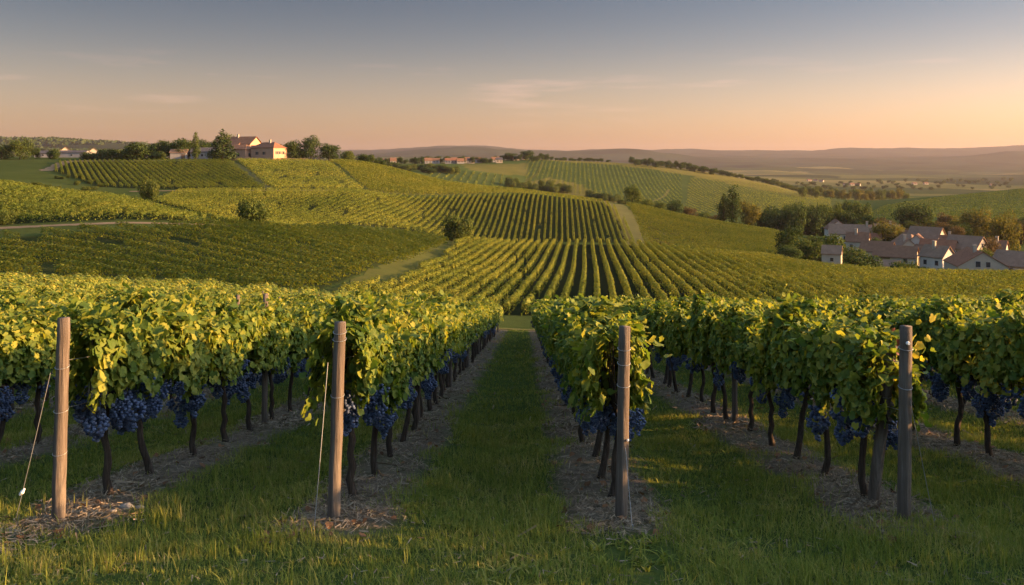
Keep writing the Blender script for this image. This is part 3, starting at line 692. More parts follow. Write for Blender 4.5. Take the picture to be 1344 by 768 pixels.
def plant(key, vp, spacing, mat, where, frm, h=1.55, hw=0.42, per=60, size=0.22, bend=0.0, group=None, hn=1.0, mass=None):
    segs = clip_rows(BL[key], vp, spacing); n_ = 0; acc_ = []
    for a, b_ in segs:
        Ln = np.hypot(*(b_ - a)); m_ = max(3, int(Ln / 3)); tq = np.linspace(0, 1, m_)
        path = a + (b_ - a) * tq[:, None]
        if bend: path[:, 0] += bend * np.sin((path[:, 1] - 88) / 24.0) * (1 - np.exp(-(path[:, 1] - 88) / 20.0))
        pxm = CX + FPX * path[:, 0] / path[:, 1]
        if np.all((pxm < -60) | (pxm > 1404)): continue
        dm = path[:, 1].mean(); n_ += 1
        V = hedge(path, per, 0.35, h, hw, size, hn)
        if mass: acc_.append(V); continue
        o = link("vine_row", fast_mesh("vine_row", V, 4), mat)
        tag(o, "%s vine row from %s in %s" % (ordn(n_), frm, where), "vine row", group or ("vine rows of " + where))
    if mass: tag(link("hill_vines", fast_mesh("hill_vines", np.concatenate(acc_), 4), mat), mass, "vines", kind="stuff")
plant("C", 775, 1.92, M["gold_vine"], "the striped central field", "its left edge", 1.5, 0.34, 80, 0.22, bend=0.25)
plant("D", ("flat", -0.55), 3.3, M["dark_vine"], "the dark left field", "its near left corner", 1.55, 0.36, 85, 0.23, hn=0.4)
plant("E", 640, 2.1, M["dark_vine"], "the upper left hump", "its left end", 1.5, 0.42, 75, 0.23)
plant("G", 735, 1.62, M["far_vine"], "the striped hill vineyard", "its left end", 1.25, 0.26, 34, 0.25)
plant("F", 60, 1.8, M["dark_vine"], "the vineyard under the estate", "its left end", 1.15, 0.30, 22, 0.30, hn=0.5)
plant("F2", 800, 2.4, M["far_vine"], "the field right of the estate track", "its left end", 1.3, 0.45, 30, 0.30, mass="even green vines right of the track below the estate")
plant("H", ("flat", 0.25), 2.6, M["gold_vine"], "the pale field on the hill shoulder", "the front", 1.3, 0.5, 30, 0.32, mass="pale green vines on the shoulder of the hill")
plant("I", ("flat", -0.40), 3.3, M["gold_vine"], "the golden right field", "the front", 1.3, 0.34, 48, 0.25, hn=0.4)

# ------------------------------------------------------------------ crops too far to count
def far_crop(pts, vp, spacing, mat, label, size=1.1, per=1.1, h=1.0):
    BL["_"] = [W(*q) for q in pts]; acc_ = []
    for a, b_ in clip_rows(BL["_"], vp, spacing):
        m_ = max(3, int(np.hypot(*(b_ - a)) / 8)); path = a + (b_ - a) * np.linspace(0, 1, m_)[:, None]; acc_.append(hedge(path, per, 0.1, h, 0.7, size))
    tag(link("far_vines", fast_mesh("far_vines", np.concatenate(acc_), 4), mat), label, "vines", kind="stuff")
far_crop([(1112, 480), (1160, 650), (1250, 740), (1420, 775), (1420, 440)], ("flat", -0.06), 4.0, M["dark_vine"], "faint green rows on the far right hill", 0.7, 2.0, 0.7)
far_crop([(690, 640), (690, 880), (800, 905), (895, 880), (895, 640)], 760, 4.2, M["dark_vine"], "dark green vines on the far meadow hill", 0.8, 1.7, 0.8)
far_crop([(898, 560), (905, 860), (1000, 900), (1090, 860), (1090, 600)], 700, 4.5, M["far_vine"], "olive vines down the right of the far hill", 0.8, 1.7, 0.8)
far_crop([(560, 570), (560, 700), (660, 720), (680, 610)], 700, 6.0, M["dark_vine"], "green vines under the far hamlet")

# ------------------------------------------------------------------ posts and wires of the near rows
def post(k, d, h, r0, label, lean=(0, 0), wires=(), name="wooden_post", cap=False, dot=False, group="row end posts"):
    x = rowx(k) + ROW_DIR * (d - D0); z0 = gz(x, d)
    root = empty(name, (x, d, z0)); tag(root, label, "post", group)
    r_ = random.Random(int(k * 97 + d * 13)); mb = MB(); K = 13
    prof = []
    for i in range(K): prof.append(((lean[0] * i / (K - 1) + r_.uniform(-.003, .003)), lean[1] * i / (K - 1), -0.15 + (h + 0.15) * i / (K - 1)))
    mb.tube(prof, [r0 * (1.06 - 0.10 * i / (K - 1)) * r_.uniform(.975, 1.025) for i in range(K)], 16)
    o = mb.build("shaft", M["post"], root, smooth=True)
    for hz in wires:
        mw = MB(); q = 14; cxx = lean[0] * hz / h; cy_ = lean[1] * hz / h
        mw.tube([(cxx + math.cos(2 * math.pi * i / q) * (r0 + .004), cy_ + math.sin(2 * math.pi * i / q) * (r0 + .004), hz + 0.012 * math.sin(2 * math.pi * i / q)) for i in range(q + 1)], 0.0035, 5)
        mw.build("wire_wrap", M["wire"], root)
    if cap:
        mc = MB(); mc.tube([(0.01, -r0 - 0.002, h - 0.13), (0.01, -r0 - 0.022, h - 0.13)], [0.017, 0.011], 10); mc.build("insulator", M["white_cap"], root)
    if dot:
        mc = MB(); mc.tube([(0.05, -r0 + 0.005, 0.66), (0.05, -r0 - 0.014, 0.66)], [0.010, 0.008], 8); mc.build("insulator", M["white_cap"], root)
    return root
def guy(root, h, dx, dy, r0=0.054, knot=False):
    x, y, z0 = root.location; gzv = gz(x + dx, y + dy) - z0; mb = MB()
    a, b_ = Vector((0.03 * (1 if dx > 0 else -1), -r0, h)), Vector((dx, dy, gzv - 0.02))
    mb.tube([a.lerp(b_, q / 8) + Vector((0, 0, -0.015 * math.sin(math.pi * q / 8))) for q in range(9)], 0.0028, 6)
    mb.tube([b_ + Vector((0, 0, -0.1)), b_ + Vector((0.0, 0, 0.06))], 0.006, 6)
    mb.build("anchor_wire", M["wire"], root)
    if knot:
        p = a.lerp(b_, 0.78); mk = MB(); mk.tube([p + Vector((-.02, 0, -.02)), p, p + Vector((.02, 0, .03))], [.008, .017, .007], 8); mk.build("wire_knot", M["white_cap"], root)
p0 = post(0, D0, 1.66, 0.050, "wooden end post with anchor wire, leftmost of the four front posts", (0.05, 0), (0.55, 0.9, 1.26)); guy(p0, 1.22, -0.30, -0.10, knot=True)
p1 = post(1, D0, 1.62, 0.050, "weathered wooden end post just left of the central grass alley", (0.06, 0), (1.02, 1.48, 1.54)); guy(p1, 1.30, -0.06, -0.42)
p2 = post(2, D0, 1.58, 0.049, "slim wooden end post just right of the central grass alley", (0.03, 0), (1.10, 1.28, 1.40), dot=True); guy(p2, 0.60, 0.05, -0.33)
p3 = post(3, D0, 1.60, 0.050, "wooden end post with white insulator, rightmost of the four front posts", (0.02, 0), (1.10, 1.42), cap=True); guy(p3, 1.00, 0.22, -0.08)
pb = post(3, 7.55, 1.45, 0.048, "leaning brace post behind the rightmost end post", (0.09, -0.22), (1.0,), group="posts within the rows")
for k in (-3, -2, -1, 0, 1, 2, 3, 4, 5):
    for j, d in enumerate((12.4, 18.0, 23.6, 29.2, 34.8, 40.4, 46.0, 51.6)):
        if k < -1 and d > 36 or k == 5 and d < 14: continue
        rn = ROWNAME.get(k) or (("the %s row out to the left of the leftmost end post" % ordn(-k)) if k < 0 else ("the %s row out to the right of the rightmost end post" % ordn(k - 3)))
        hh = 1.92 if (k, j) in ((0, 0), (-1, 1)) else random.uniform(1.58, 1.70)
        post(k, d, hh, 0.040, "%s post within %s" % (ordn(j + 1), rn), (random.uniform(-.03, .03), 0), (), "row_post", group="posts within the rows")
for k in (-1, 0, 1, 2, 3, 4):
    yv = np.arange(D0 if k < 4 else 4, END + 1, 2.0); xv = rowx(k) + ROW_DIR * (yv - D0); zv = ground(xv, yv); mb = MB()
    for hz in (0.90, 1.30): mb.tube([(a, b_, c + hz) for a, b_, c in zip(xv, yv, zv)], 0.003, 4)
    rn = ROWNAME[k]; tag(mb.build("trellis_wire", M["wire"]), "thin steel trellis wires strung along %s" % rn, "wire", "trellis wires")

# ------------------------------------------------------------------ grass, straw, fallen leaves, stones
def row_frac(x, y):
    uu_ = (x - ROW_DIR * (y - D0) - ROWX[0]) / 2.322
    return np.abs(uu_ + 0.5 - np.floor(uu_ + 0.5) - 0.5)
def scatter(n_, d0, d1, pw=1.6, pad=60):
    """points in the view wedge, thicker near by"""
    d = d0 + (d1 - d0) * rng.uniform(size=n_) ** pw; px = rng.uniform(-pad, 1344 + pad, n_); return (px - CX) / FPX * d, d
def blades(x, y, h, wd, lean=0.5, seg=2):
    n_ = len(x); z = ground(x, y); th = rng.uniform(0, 6.283, n_); ln = np.abs(rng.normal(size=n_)) * lean
    dx, dy = np.cos(th), np.sin(th); sx, sy = -dy * wd * 0.5, dx * wd * 0.5
    def pt(f, s_, g_): 
        o = (f ** 1.7) * ln * h
        return np.stack([x + dx * o + sx * s_ * g_, y + dy * o + sy * s_ * g_, z - 0.01 + h * f * (1 - 0.25 * np.minimum(ln, 1.4) * f)], 1)
    a = pt(0, -1, 1); b_ = pt(0, 1, 1); c = pt(0.55, 1, 0.8); d = pt(0.55, -1, 0.8); e = pt(1.0, 0, 0)
    V = np.stack([a, b_, c, d, e], 1).reshape(-1, 3); base = (np.arange(n_) * 5)[:, None]
    F4 = base + np.array([0, 1, 2, 3]); F3 = base + np.array([3, 2, 4])
    return V, F4, F3
def blade_mesh(name, parts):
    vs, f = [], []; off = 0; me = bpy.data.meshes.new(name)
    V = np.concatenate([p[0] for p in parts]); n4 = []; n3 = []
    for p in parts: n4.append(p[1] + off); n3.append(p[2] + off); off += len(p[0])
    n4 = np.concatenate(n4); n3 = np.concatenate(n3)
    me.vertices.add(len(V)); me.vertices.foreach_set("co", V.astype(np.float32).ravel())
    li = np.concatenate([n4.ravel(), n3.ravel()]).astype(np.int32); me.loops.add(len(li)); me.loops.foreach_set("vertex_index", li)
    ls = np.concatenate([np.arange(len(n4)) * 4, len(n4) * 4 + np.arange(len(n3)) * 3]).astype(np.int32)
    me.polygons.add(len(ls)); me.polygons.foreach_set("loop_start", ls); me.update(calc_edges=True); return me
parts = []
for n_, d0, d1, h, wd in ((230000, 4.6, 14, 0.085, 0.0055), (150000, 11, 30, 0.095, 0.010), (60000, 26, 58, 0.11, 0.02)):
    x, y = scatter(n_, d0, d1, 1.25); fr_ = row_frac(x, y); nz_ = vnoise(x * 1.3, y * 1.3, 41) * 0.10 + vnoise(x * 3.7, y * 3.7, 42) * 0.05
    inst = sstep(5.7, 6.9, y + 1.6 * vnoise(x * 0.9, y * 0.9, 43))
    prob = np.where(inst > 0.5, sstep(0.12, 0.24, fr_ + nz_ * 1.5), 0.80 + 0.3 * vnoise(x * 1.6, y * 1.6, 44)) * (0.62 + 0.55 * vnoise(x * 2.2, y * 2.2, 45) * 0.8 + 0.3)
    keep = rng.uniform(size=n_) < np.clip(prob, 0.02, 1); x, y = x[keep], y[keep]
    hh = h * rng.uniform(0.45, 1.25, len(x)) * (1 + 0.55 * vnoise(x * 1.1, y * 1.1, 46) + 0.25 * vnoise(x * 4, y * 4, 47))
    parts.append(blades(x, y, np.maximum(hh, 0.02), wd * rng.uniform(0.6, 1.3, len(x)), 0.7))
x, y = scatter(2600, 4.6, 12, 1.3); k_ = (row_frac(x, y) > 0.24) | (y < 6.4); x, y = x[k_], y[k_]     # taller tufts and seed stalks
cx_ = np.repeat(x[:420], 9) + rng.normal(size=420 * 9) * 0.025 if len(x) >= 420 else x
cy_ = np.repeat(y[:420], 9) + rng.normal(size=420 * 9) * 0.025 if len(x) >= 420 else y
parts.append(blades(cx_, cy_, rng.uniform(0.10, 0.24, len(cx_)), 0.006 * rng.uniform(.7, 1.3, len(cx_)), 0.6))
x, y = scatter(9000, 4.6, 16, 1.3); k_ = ((row_frac(x, y) > 0.2) | (y < 6.4)) & (vnoise(x * 1.7, y * 1.7, 71) > 0.15); x, y = x[k_], y[k_]     # broad-leaved weeds in patches
cx_ = np.repeat(x, 5) + rng.normal(size=len(x) * 5) * 0.014; cy_ = np.repeat(y, 5) + rng.normal(size=len(x) * 5) * 0.014
parts.append(blades(cx_, cy_, rng.uniform(0.03, 0.075, len(cx_)), rng.uniform(0.012, 0.024, len(cx_)), 1.1))
tag(link("grass", blade_mesh("grass", parts), M["grass"]), "green grass blades filling the alleys and the headland", "grass", kind="stuff")

def straws(n_, d0, d1, ln, wd, front=True):
    x, y = scatter(n_, d0, d1, 1.4); fr_ = row_frac(x, y) + vnoise(x * 1.3, y * 1.3, 41) * 0.08
    k_ = (rng.uniform(size=n_) < (1 - sstep(0.07, 0.24, fr_)) * (0.65 + 0.7 * vnoise(x * 2.7, y * 2.7, 61)) * sstep(6.2, 7.0, y + 0.7 * vnoise(x, y, 43))) | (rng.uniform(size=n_) < 0.015); x, y = x[k_], y[k_]; n2_ = len(x)
    th = rng.uniform(0, 3.1416, n2_); L2 = ln * rng.uniform(0.4, 1.5, n2_); z = ground(x, y) + rng.uniform(0.004, 0.035, n2_)
    dx, dy = np.cos(th) * L2 * .5, np.sin(th) * L2 * .5; dz = rng.normal(size=n2_) * 0.16 * L2; w2 = wd * rng.uniform(.6, 1.5, n2_); sx, sy = -np.sin(th) * w2 * .5, np.cos(th) * w2 * .5; sz = rng.normal(size=n2_) * w2 * .4
    a = np.stack([x - dx - sx, y - dy - sy, z - dz - sz], 1); b_ = np.stack([x + dx - sx, y + dy - sy, z + dz - sz], 1); c = np.stack([x + dx + sx, y + dy + sy, z + dz + sz], 1); d = np.stack([x - dx + sx, y - dy + sy, z - dz + sz], 1)
    return np.stack([a, b_, c, d], 1)
sv = np.concatenate([straws(190000, 5.2, 13, 0.055, 0.0045).reshape(-1, 3), straws(70000, 12, 36, 0.11, 0.012).reshape(-1, 3), straws(2500, 6.2, 12, 0.18, 0.007).reshape(-1, 3)])
tag(link("straw", fast_mesh("straw", sv, 4), M["straw"]), "dry straw, bark and pruned twigs under the vine rows", "straw mulch", kind="stuff")
x, y = scatter(1500, 5.6, 30, 1.3); k_ = (row_frac(x, y) < 0.24) & (y > 6.3); x, y = x[k_], y[k_]
pos = np.stack([x, y, ground(x, y) + 0.03], 1); nr = unit(np.stack([rng.normal(size=len(x)) * .4, rng.normal(size=len(x)) * .4, np.ones(len(x))], 1))
V, Fc = leaf_tris(pos, nr, rng.uniform(0.04, 0.08, len(x)), tipdown=0.0, spin=1.0)
tag(link("leaf_litter", idx_mesh("leaf_litter", V, Fc), M["litter_leaf"]), "fallen rust brown leaves strewn under the vine rows", "fallen leaves", kind="stuff")
sv_, sf_ = ico(2)
for i, (px, d, r_) in enumerate(((166, 7.35, .05), (183, 7.4, .035), (148, 7.2, .03))):
    x, y, z = at(px, d); vv = sv_ * np.array([1.3, 0.8, 0.55]) * r_; vv = vv * (1 + 0.25 * rng.normal(size=(len(vv), 1)) * 0.5)
    tag(link("stone", idx_mesh("stone", vv, sf_, False), M["stone"], None, (x, y, z + r_ * .2)), ("largest", "middle-sized", "smallest")[i] + " pale stone in the mulch beside the leftmost end post", "stone", "stones in the mulch")

# a reddened shoot and yellow leaves on the vine behind the rightmost post, as parts of that vine
vine3 = [o for o in COL.objects if o.get("label") == "first grapevine from the end post in the row behind the rightmost end post"][0]
def sprig(name, mat, c, n_, spread, size):
    pos = np.array(c) + rng.normal(size=(n_, 3)) * np.array(spread); nr = unit(np.stack([rng.normal(size=n_) * .5, -1 + rng.normal(size=n_) * .4, rng.normal(size=n_) * .4 + .3], 1))
    V, Fc = leaf_tris(pos, nr, size * rng.uniform(.7, 1.2, n_), spin=0.5); link(name, idx_mesh(name, V, Fc), mat, vine3)
sg = -1 if abs(vine3.rotation_euler.z) > 1 else 1
sprig("red_shoot", M["red_leaf"], (-0.02 * sg, -0.66 * sg, 1.62), 9, (.03, .03, .06), 0.05)
sprig("yellow_leaves", M["yellow_leaf"], (0.20 * sg, -0.64 * sg, 1.66), 8, (.05, .04, .08), 0.075)

# ------------------------------------------------------------------ trees
def crown_mesh(name, kind, seed, n_, size, mat):
    r_ = np.random.default_rng(seed); pos, nr = [], []
    if kind == "broad":
        lobes = [((0, 0, 0.62), 0.30)] + [((0.27 * math.cos(a) * q, 0.27 * math.sin(a) * q, r_.uniform(.20, .80)), r_.uniform(.15, .25)) for a, q in zip(r_.uniform(0, 6.28, 17), r_.uniform(.6, 1.12, 17))]
    elif kind == "bush":
        lobes = [((0, 0, 0.46), 0.44)] + [((0.40 * math.cos(a) * q, 0.40 * math.sin(a) * q, r_.uniform(.14, .68)), r_.uniform(.20, .30)) for a, q in zip(r_.uniform(0, 6.28, 18), r_.uniform(.5, 1.0, 18))]
    elif kind == "poplar":
        lobes = [((r_.normal() * .035, r_.normal() * .035, z), 0.055 + 0.115 * math.sin(math.pi * min(1, (z - .02) ** 0.75))) for z in np.linspace(0.12, 0.95, 12)]
    else:  # conifer
        lobes = []
        for z in np.linspace(0.10, 0.97, 17):
            rr = 0.30 * (1 - z) ** 0.85 + 0.02
            for a in r_.uniform(0, 6.28, 4): lobes.append(((math.cos(a) * rr * .6, math.sin(a) * rr * .6, z), rr * r_.uniform(.40, .65)))
    wts = np.array([l[1] ** 2 for l in lobes]); wts /= wts.sum(); pick = r_.choice(len(lobes), n_, p=wts)
    C_ = np.array([l[0] for l in lobes])[pick]; Rr = np.array([l[1] for l in lobes])[pick]
    dv = unit(r_.normal(size=(n_, 3))); rad = Rr * np.clip(1 - np.abs(r_.normal(size=n_)) * 0.18, .3, 1) * (1 + 0.10 * r_.normal(size=n_))
    flat = 0.7 if kind == "conifer" else 0.92
    pos = C_ + dv * rad[:, None] * np.array([1, 1, flat]); pos[:, 2] = np.maximum(pos[:, 2], 0.02)
    nr = unit(dv + r_.normal(size=(n_, 3)) * 0.45)
    me = fast_mesh(name, quads(pos, nr, size * r_.uniform(.6, 1.4, n_), 0.9, spin=0.8), 4); me.materials.append(mat); return me
def tree_trunk(seed, spread):
    r_ = random.Random(seed); mb = MB(); mb.tube([(0, 0, -.03), (.01, 0, .15), (-.01, .01, .34), (0, 0, .58)], [.030, .022, .018, .008], 8)
    for i in range(6):
        a = i * 1.05 + r_.uniform(0, .5); z = r_.uniform(.2, .42); q = spread * r_.uniform(.6, 1)
        mb.tube([(0, 0, z), (math.cos(a) * q * .5, math.sin(a) * q * .5, z + .13), (math.cos(a) * q, math.sin(a) * q, z + .30)], [.012, .008, .004], 5)
    me = mb.mesh("trunk", True); me.materials.append(M["trunk"]); return me
TRT = [tree_trunk(i, .22) for i in range(3)]; TRS = tree_trunk(9, .06)
CROWN = {}
for mk in ("tree_dark", "tree_green", "tree_gold", "tree_red"):
    CROWN["broad", mk] = [crown_mesh("crown", "broad", 100 + i, 3400, 0.040, M[mk]) for i in range(3)]
    CROWN["bush", mk] = [crown_mesh("crown", "bush", 200 + i, 4200, 0.055, M[mk]) for i in range(3)]
CROWN["poplar", "tree_dark"] = [crown_mesh("crown", "poplar", 300 + i, 1700, 0.034, M["tree_dark"]) for i in range(2)]
CROWN["poplar", "tree_green"] = [crown_mesh("crown", "poplar", 310 + i, 1700, 0.034, M["tree_green"]) for i in range(2)]
CROWN["conifer", "conifer"] = [crown_mesh("crown", "conifer", 320 + i, 3000, 0.036, M["conifer"]) for i in range(2)]
NAMES = {"broad": ("broadleaf_tree", "tree"), "bush": ("shrub", "shrub"), "poplar": ("poplar_tree", "tree"), "conifer": ("conifer_tree", "tree")}
def tree(px, d, hpx, wpx, kind, mat, label, group=None, sink=0.0):
    """hpx, wpx: height and width in photo pixels at that depth"""
    x, y, z = at(px, d); h = hpx * d / FPX; wd = wpx * d / FPX
    nm, cat = NAMES[kind]; root = empty(nm, (x, y, z - sink), random.uniform(0, 6.28)); tag(root, label, cat, group)
    base_w = {"broad": 0.86, "bush": 1.25, "poplar": 0.36, "conifer": 0.62}[kind]
    root.scale = (wd / base_w, wd / base_w, h)
    link("crown", random.choice(CROWN[kind, mat]), None, root)
    if kind == "bush":
        tk = link("stem", TRS, None, root); tk.scale = (1, 1, .8)
    else: link("trunk", TRS if kind in ("poplar", "conifer") else random.choice(TRT), None, root)
    return root
EST = "trees round the hilltop estate"
for a in [
 (292, 352, 42, 40, "conifer", "conifer", "tall dark conifer in front of the estate house", EST),
 (257, 362, 36, 12, "poplar", "tree_green", "slim pointed cypress left of the estate conifer", EST),
 (240, 372, 29, 29, "broad", "tree_dark", "dark round tree left of the slim cypress", EST),
 (268, 380, 27, 22, "broad", "tree_dark", "dark tree between the cypress and the estate conifer", EST),
 (222, 378, 26, 27, "broad", "tree_dark", "dark tree second left of the slim cypress", EST),
 (181, 362, 28, 49, "bush", "tree_dark", "broad dome shaped dark tree left of the estate", EST),
 (141, 366, 17, 34, "bush", "tree_dark", "low dark shrub left of the dome shaped tree", EST),
 (116, 366, 12, 25, "bush", "tree_green", "small green shrub beside the little left houses", EST),
 (71, 372, 15, 20, "bush", "tree_dark", "small dark shrub near the left edge of the estate field", EST),
 (47, 372, 16, 13, "broad", "tree_dark", "small tree at left beside the taller tree", EST),
 (26, 368, 31, 31, "broad", "tree_green", "tall round tree near the left edge of the ridge", EST),
 (2, 366, 24, 29, "broad", "tree_dark", "dark tree cut by the left edge of the view", EST),
 (384, 366, 29, 30, "broad", "tree_dark", "round tree just right of the estate's red roofed wing", EST),
 (408, 368, 35, 26, "broad", "tree_dark", "taller egg shaped tree second right of the estate", EST),
 (432, 370, 25, 32, "broad", "tree_dark", "squat round tree third right of the estate", EST),
 (456, 384, 16, 22, "bush", "tree_green", "olive shrub fourth right of the estate", EST),
 (480, 392, 15, 25, "bush", "tree_dark", "dark shrub on the shoulder right of the estate trees", EST),
 (498, 396, 13, 20, "bush", "tree_dark", "last dark shrub on the shoulder right of the estate", EST),
 (208, 384, 24, 27, "broad", "tree_dark", "dark tree third left of the slim cypress", EST),
 (280, 390, 26, 27, "broad", "tree_dark", "dark tree just behind the left side of the estate conifer", EST),
 (302, 398, 36, 25, "broad", "tree_green", "green tree just behind the estate conifer's right side", EST),
 (248, 392, 26, 27, "broad", "tree_green", "green tree behind the slim cypress", EST),
 (372, 392, 22, 22, "broad", "tree_green", "green tree behind the red roofed wing's right end", EST),
 (160, 372, 15, 29, "bush", "tree_green", "low green shrub just left of the dome shaped tree", EST),
 (205, 366, 13, 27, "bush", "tree_green", "low green shrub just right of the dome shaped tree", EST),
 (316, 366, 9, 18, "bush", "tree_green", "small hedge shrub at the foot of the estate house", EST),
 (350, 395, 18, 34, "broad", "tree_dark", "dark tree behind the estate's roofs", EST),
 (197, 206, 32, 30, "bush", "tree_green", "round shrub behind the upper left vineyard hump", None),
 (331, 143, 46, 48, "bush", "tree_green", "big round bush at the tip of the left vineyard hump", None),
 (601, 206, 38, 42, "bush", "tree_green", "big round bush at the corner of the striped fields", None),
 (868, 214, 14, 40, "bush", "tree_gold", "low spreading golden bush on the golden right field", None),
 (890, 212, 13, 20, "bush", "tree_green", "small round green shrub at the foot of the golden field", None),
 (1033, 204, 48, 34, "broad", "tree_dark", "round tree at the right end of the golden field", None),
 (1036, 190, 25, 43, "bush", "tree_dark", "dark bush under the round tree by the golden field", None),
 (1062, 196, 38, 41, "bush", "tree_green", "green bush between the golden field and stone hut", None),
 (1082, 205, 42, 53, "bush", "tree_green", "tall green bush behind the stone hut", None),
 (1120, 196, 35, 48, "bush", "tree_green", "green bush right behind the stone hut", None),
 (1136, 170, 30, 48, "bush", "tree_dark", "dark bush right of the stone hut", None),
 (1185, 172, 28, 43, "bush", "tree_green", "leafy bush before the long tan barn", None),
 (1212, 170, 19, 48, "bush", "tree_dark", "low dark hedge left of the big stone barn", None),
 (1320, 172, 16, 36, "bush", "tree_dark", "low dark hedge right of the big stone barn", None),
 (1165, 262, 40, 46, "broad", "tree_gold", "golden tree amid the village roofs", "village trees"),
 (1150, 280, 28, 31, "broad", "tree_gold", "smaller golden tree beside the golden village tree", "village trees"),
 (1205, 330, 45, 53, "broad", "tree_dark", "dark tree behind the gabled village house", "village trees"),
 (1240, 320, 32, 24, "broad", "tree_red", "rust coloured tree behind the village", "village trees"),
 (1258, 315, 30, 29, "broad", "tree_gold", "olive gold tree left of the tall golden village tree", "village trees"),
 (1278, 300, 48, 38, "broad", "tree_gold", "tall golden tree behind the village", "village trees"),
 (1302, 310, 28, 36, "broad", "tree_red", "reddish tree right of the tall golden village tree", "village trees"),
 (1316, 235, 70, 41, "broad", "tree_gold", "tallest tree at the right of the village", "village trees"),
 (1296, 225, 38, 31, "broad", "tree_red", "russet tree in front of the tallest village tree", "village trees"),
 (1340, 290, 35, 48, "broad", "tree_red", "russet tree at the right edge of the village", "village trees"),
 (1224, 305, 20, 26, "broad", "tree_gold", "little golden tree peeping above the gabled house", "village trees"),
 (962, 318, 54, 20, "poplar", "tree_dark", "tallest dark poplar above the golden field", "poplars"),
 (950, 322, 41, 17, "poplar", "tree_dark", "shorter dark poplar left of the tallest one", "poplars"),
 (984, 325, 41, 37, "broad", "tree_gold", "golden round tree right of the poplars", None),
 (830, 322, 29, 25, "broad", "tree_green", "round tree at the head of the pale grass lane", "trees behind the golden field"),
 (848, 330, 15, 22, "broad", "tree_green", "tree second from the pale grass lane's head", "trees behind the golden field"),
 (865, 335, 17, 20, "broad", "tree_green", "tree third from the pale grass lane's head", "trees behind the golden field"),
 (884, 338, 24, 24, "broad", "tree_dark", "darker tree fourth from the pale grass lane's head", "trees behind the golden field"),
 (904, 340, 20, 22, "broad", "tree_red", "russet tree fifth from the pale grass lane's head", "trees behind the golden field"),
 (922, 345, 18, 24, "broad", "tree_green", "tree sixth from the pale grass lane's head", "trees behind the golden field"),
 (938, 340, 17, 20, "broad", "tree_red", "russet tree just left of the poplars", "trees behind the golden field"),
 (692, 880, 13, 22, "broad", "tree_dark", "big dark tree on the far hamlet hill's brow", None),
 (672, 870, 11, 18, "broad", "tree_dark", "dark tree left of the big one on the hamlet hill", None),
 (545, 780, 10, 6, "poplar", "tree_dark", "left one of two small poplars in the far hamlet", None),
 (554, 780, 11, 6, "poplar", "tree_dark", "right one of two small poplars in the far hamlet", None),
 (658, 560, 14, 12, "broad", "tree_green", "lone tree above the scrub on the far meadow hill", None),
]: tree(*a)
def belt(px0, px1, d0, d1, n_, hpx, wpx, kind, mats, label, group, jit=0.12):
    for i in range(n_):
        f = (i + random.uniform(.2, .8)) / n_; tree(px0 + (px1 - px0) * f, (d0 + (d1 - d0) * f) * random.uniform(1 - jit * .2, 1 + jit * .2), hpx * random.uniform(.7, 1.2), wpx * random.uniform(.8, 1.3), kind, random.choice(mats), label, group)
belt(1000, 1080, 330, 345, 10, 42, 30, "bush", ["tree_dark"], "dark tree in the dense wood above the village", "wood above the village", .2)
belt(1072, 1142, 330, 340, 9, 42, 30, "bush", ["tree_dark", "tree_green"], "dark tree in the dense wood above the village", "wood above the village", .2)
belt(1000, 1140, 360, 372, 14, 42, 30, "bush", ["tree_dark", "tree_green"], "dark tree in the dense wood above the village", "wood above the village", .2)
belt(826, 906, 925, 925, 15, 11, 9, "broad", ["tree_dark"], "dark tree in the row along the far meadow ridge", "ridge trees")
belt(906, 940, 930, 930, 4, 10, 12, "broad", ["tree_dark"], "rounder tree at the right of the far ridge row", "ridge trees")
belt(940, 1075, 940, 980, 26, 7, 9, "broad", ["tree_dark", "tree_green"], "small tree in the hedge down the far ridge", "hedge trees on the far ridge")
belt(714, 800, 960, 960, 14, 5, 8, "broad", ["tree_dark"], "tiny tree along the meadow skyline", "skyline trees")
belt(506, 600, 690, 680, 16, 10, 14, "bush", ["tree_dark", "tree_green"], "dark bush in the hedge below the far hamlet", "hedge below the hamlet")
belt(665, 745, 655, 640, 18, 14, 16, "bush", ["tree_green"], "scrub bush in the fold of the far meadow", "scrub in the meadow fold")
belt(770, 822, 620, 600, 10, 10, 14, "bush", ["tree_dark", "tree_green"], "bush behind the crest of the striped hill", "bushes behind the striped crest")
belt(484, 720, 782, 880, 36, 9, 9, "broad", ["tree_dark"], "small dark tree among the far hamlet houses", "hamlet trees")
belt(1050, 1190, 900, 960, 34, 15, 10, "broad", ["tree_green", "tree_green", "tree_gold"], "hazy tree in the belt across the valley", "valley tree belt", .5)
belt(1010, 1330, 1500, 2100, 80, 5, 6, "broad", ["tree_green", "tree_dark"], "faint clump of trees on the hazy plain", "trees on the hazy plain", 1.0)
belt(1075, 1130, 185, 200, 5, 20, 26, "bush", ["tree_green"], "green thicket bush around the stone hut", "thicket round the hut", .5)
belt(1140, 1350, 290, 335, 26, 25, 24, "broad", ["tree_green", "tree_red", "tree_dark"], "garden tree among the village houses", "village garden trees", .6)
for px, d, h_, w_ in ((1150, 246, 24, 20), (1196, 222, 22, 20), (1180, 266, 26, 20), (1247, 238, 28, 18), (1293, 214, 26, 20), (1136, 300, 24, 22), (1224, 246, 20, 16), (1262, 290, 30, 22), (1308, 200, 24, 24), (1172, 196, 18, 20)):
    tree(px, d, h_, w_, "broad", random.choice(("tree_dark", "tree_green")), "green tree squeezed in between the village houses", "trees between the village houses")
belt(60, 130, 262, 270, 8, 5, 9, "bush", ["tree_green"], "low scrub bush at the estate field's left corner", "scrub at the field corner", .6)
belt(40, 140, 225, 232, 9, 6, 12, "bush", ["tree_green"], "low scrub bush behind the left vineyard hump", "scrub behind the hump", .6)
x0, y0, _ = at(8, 139)
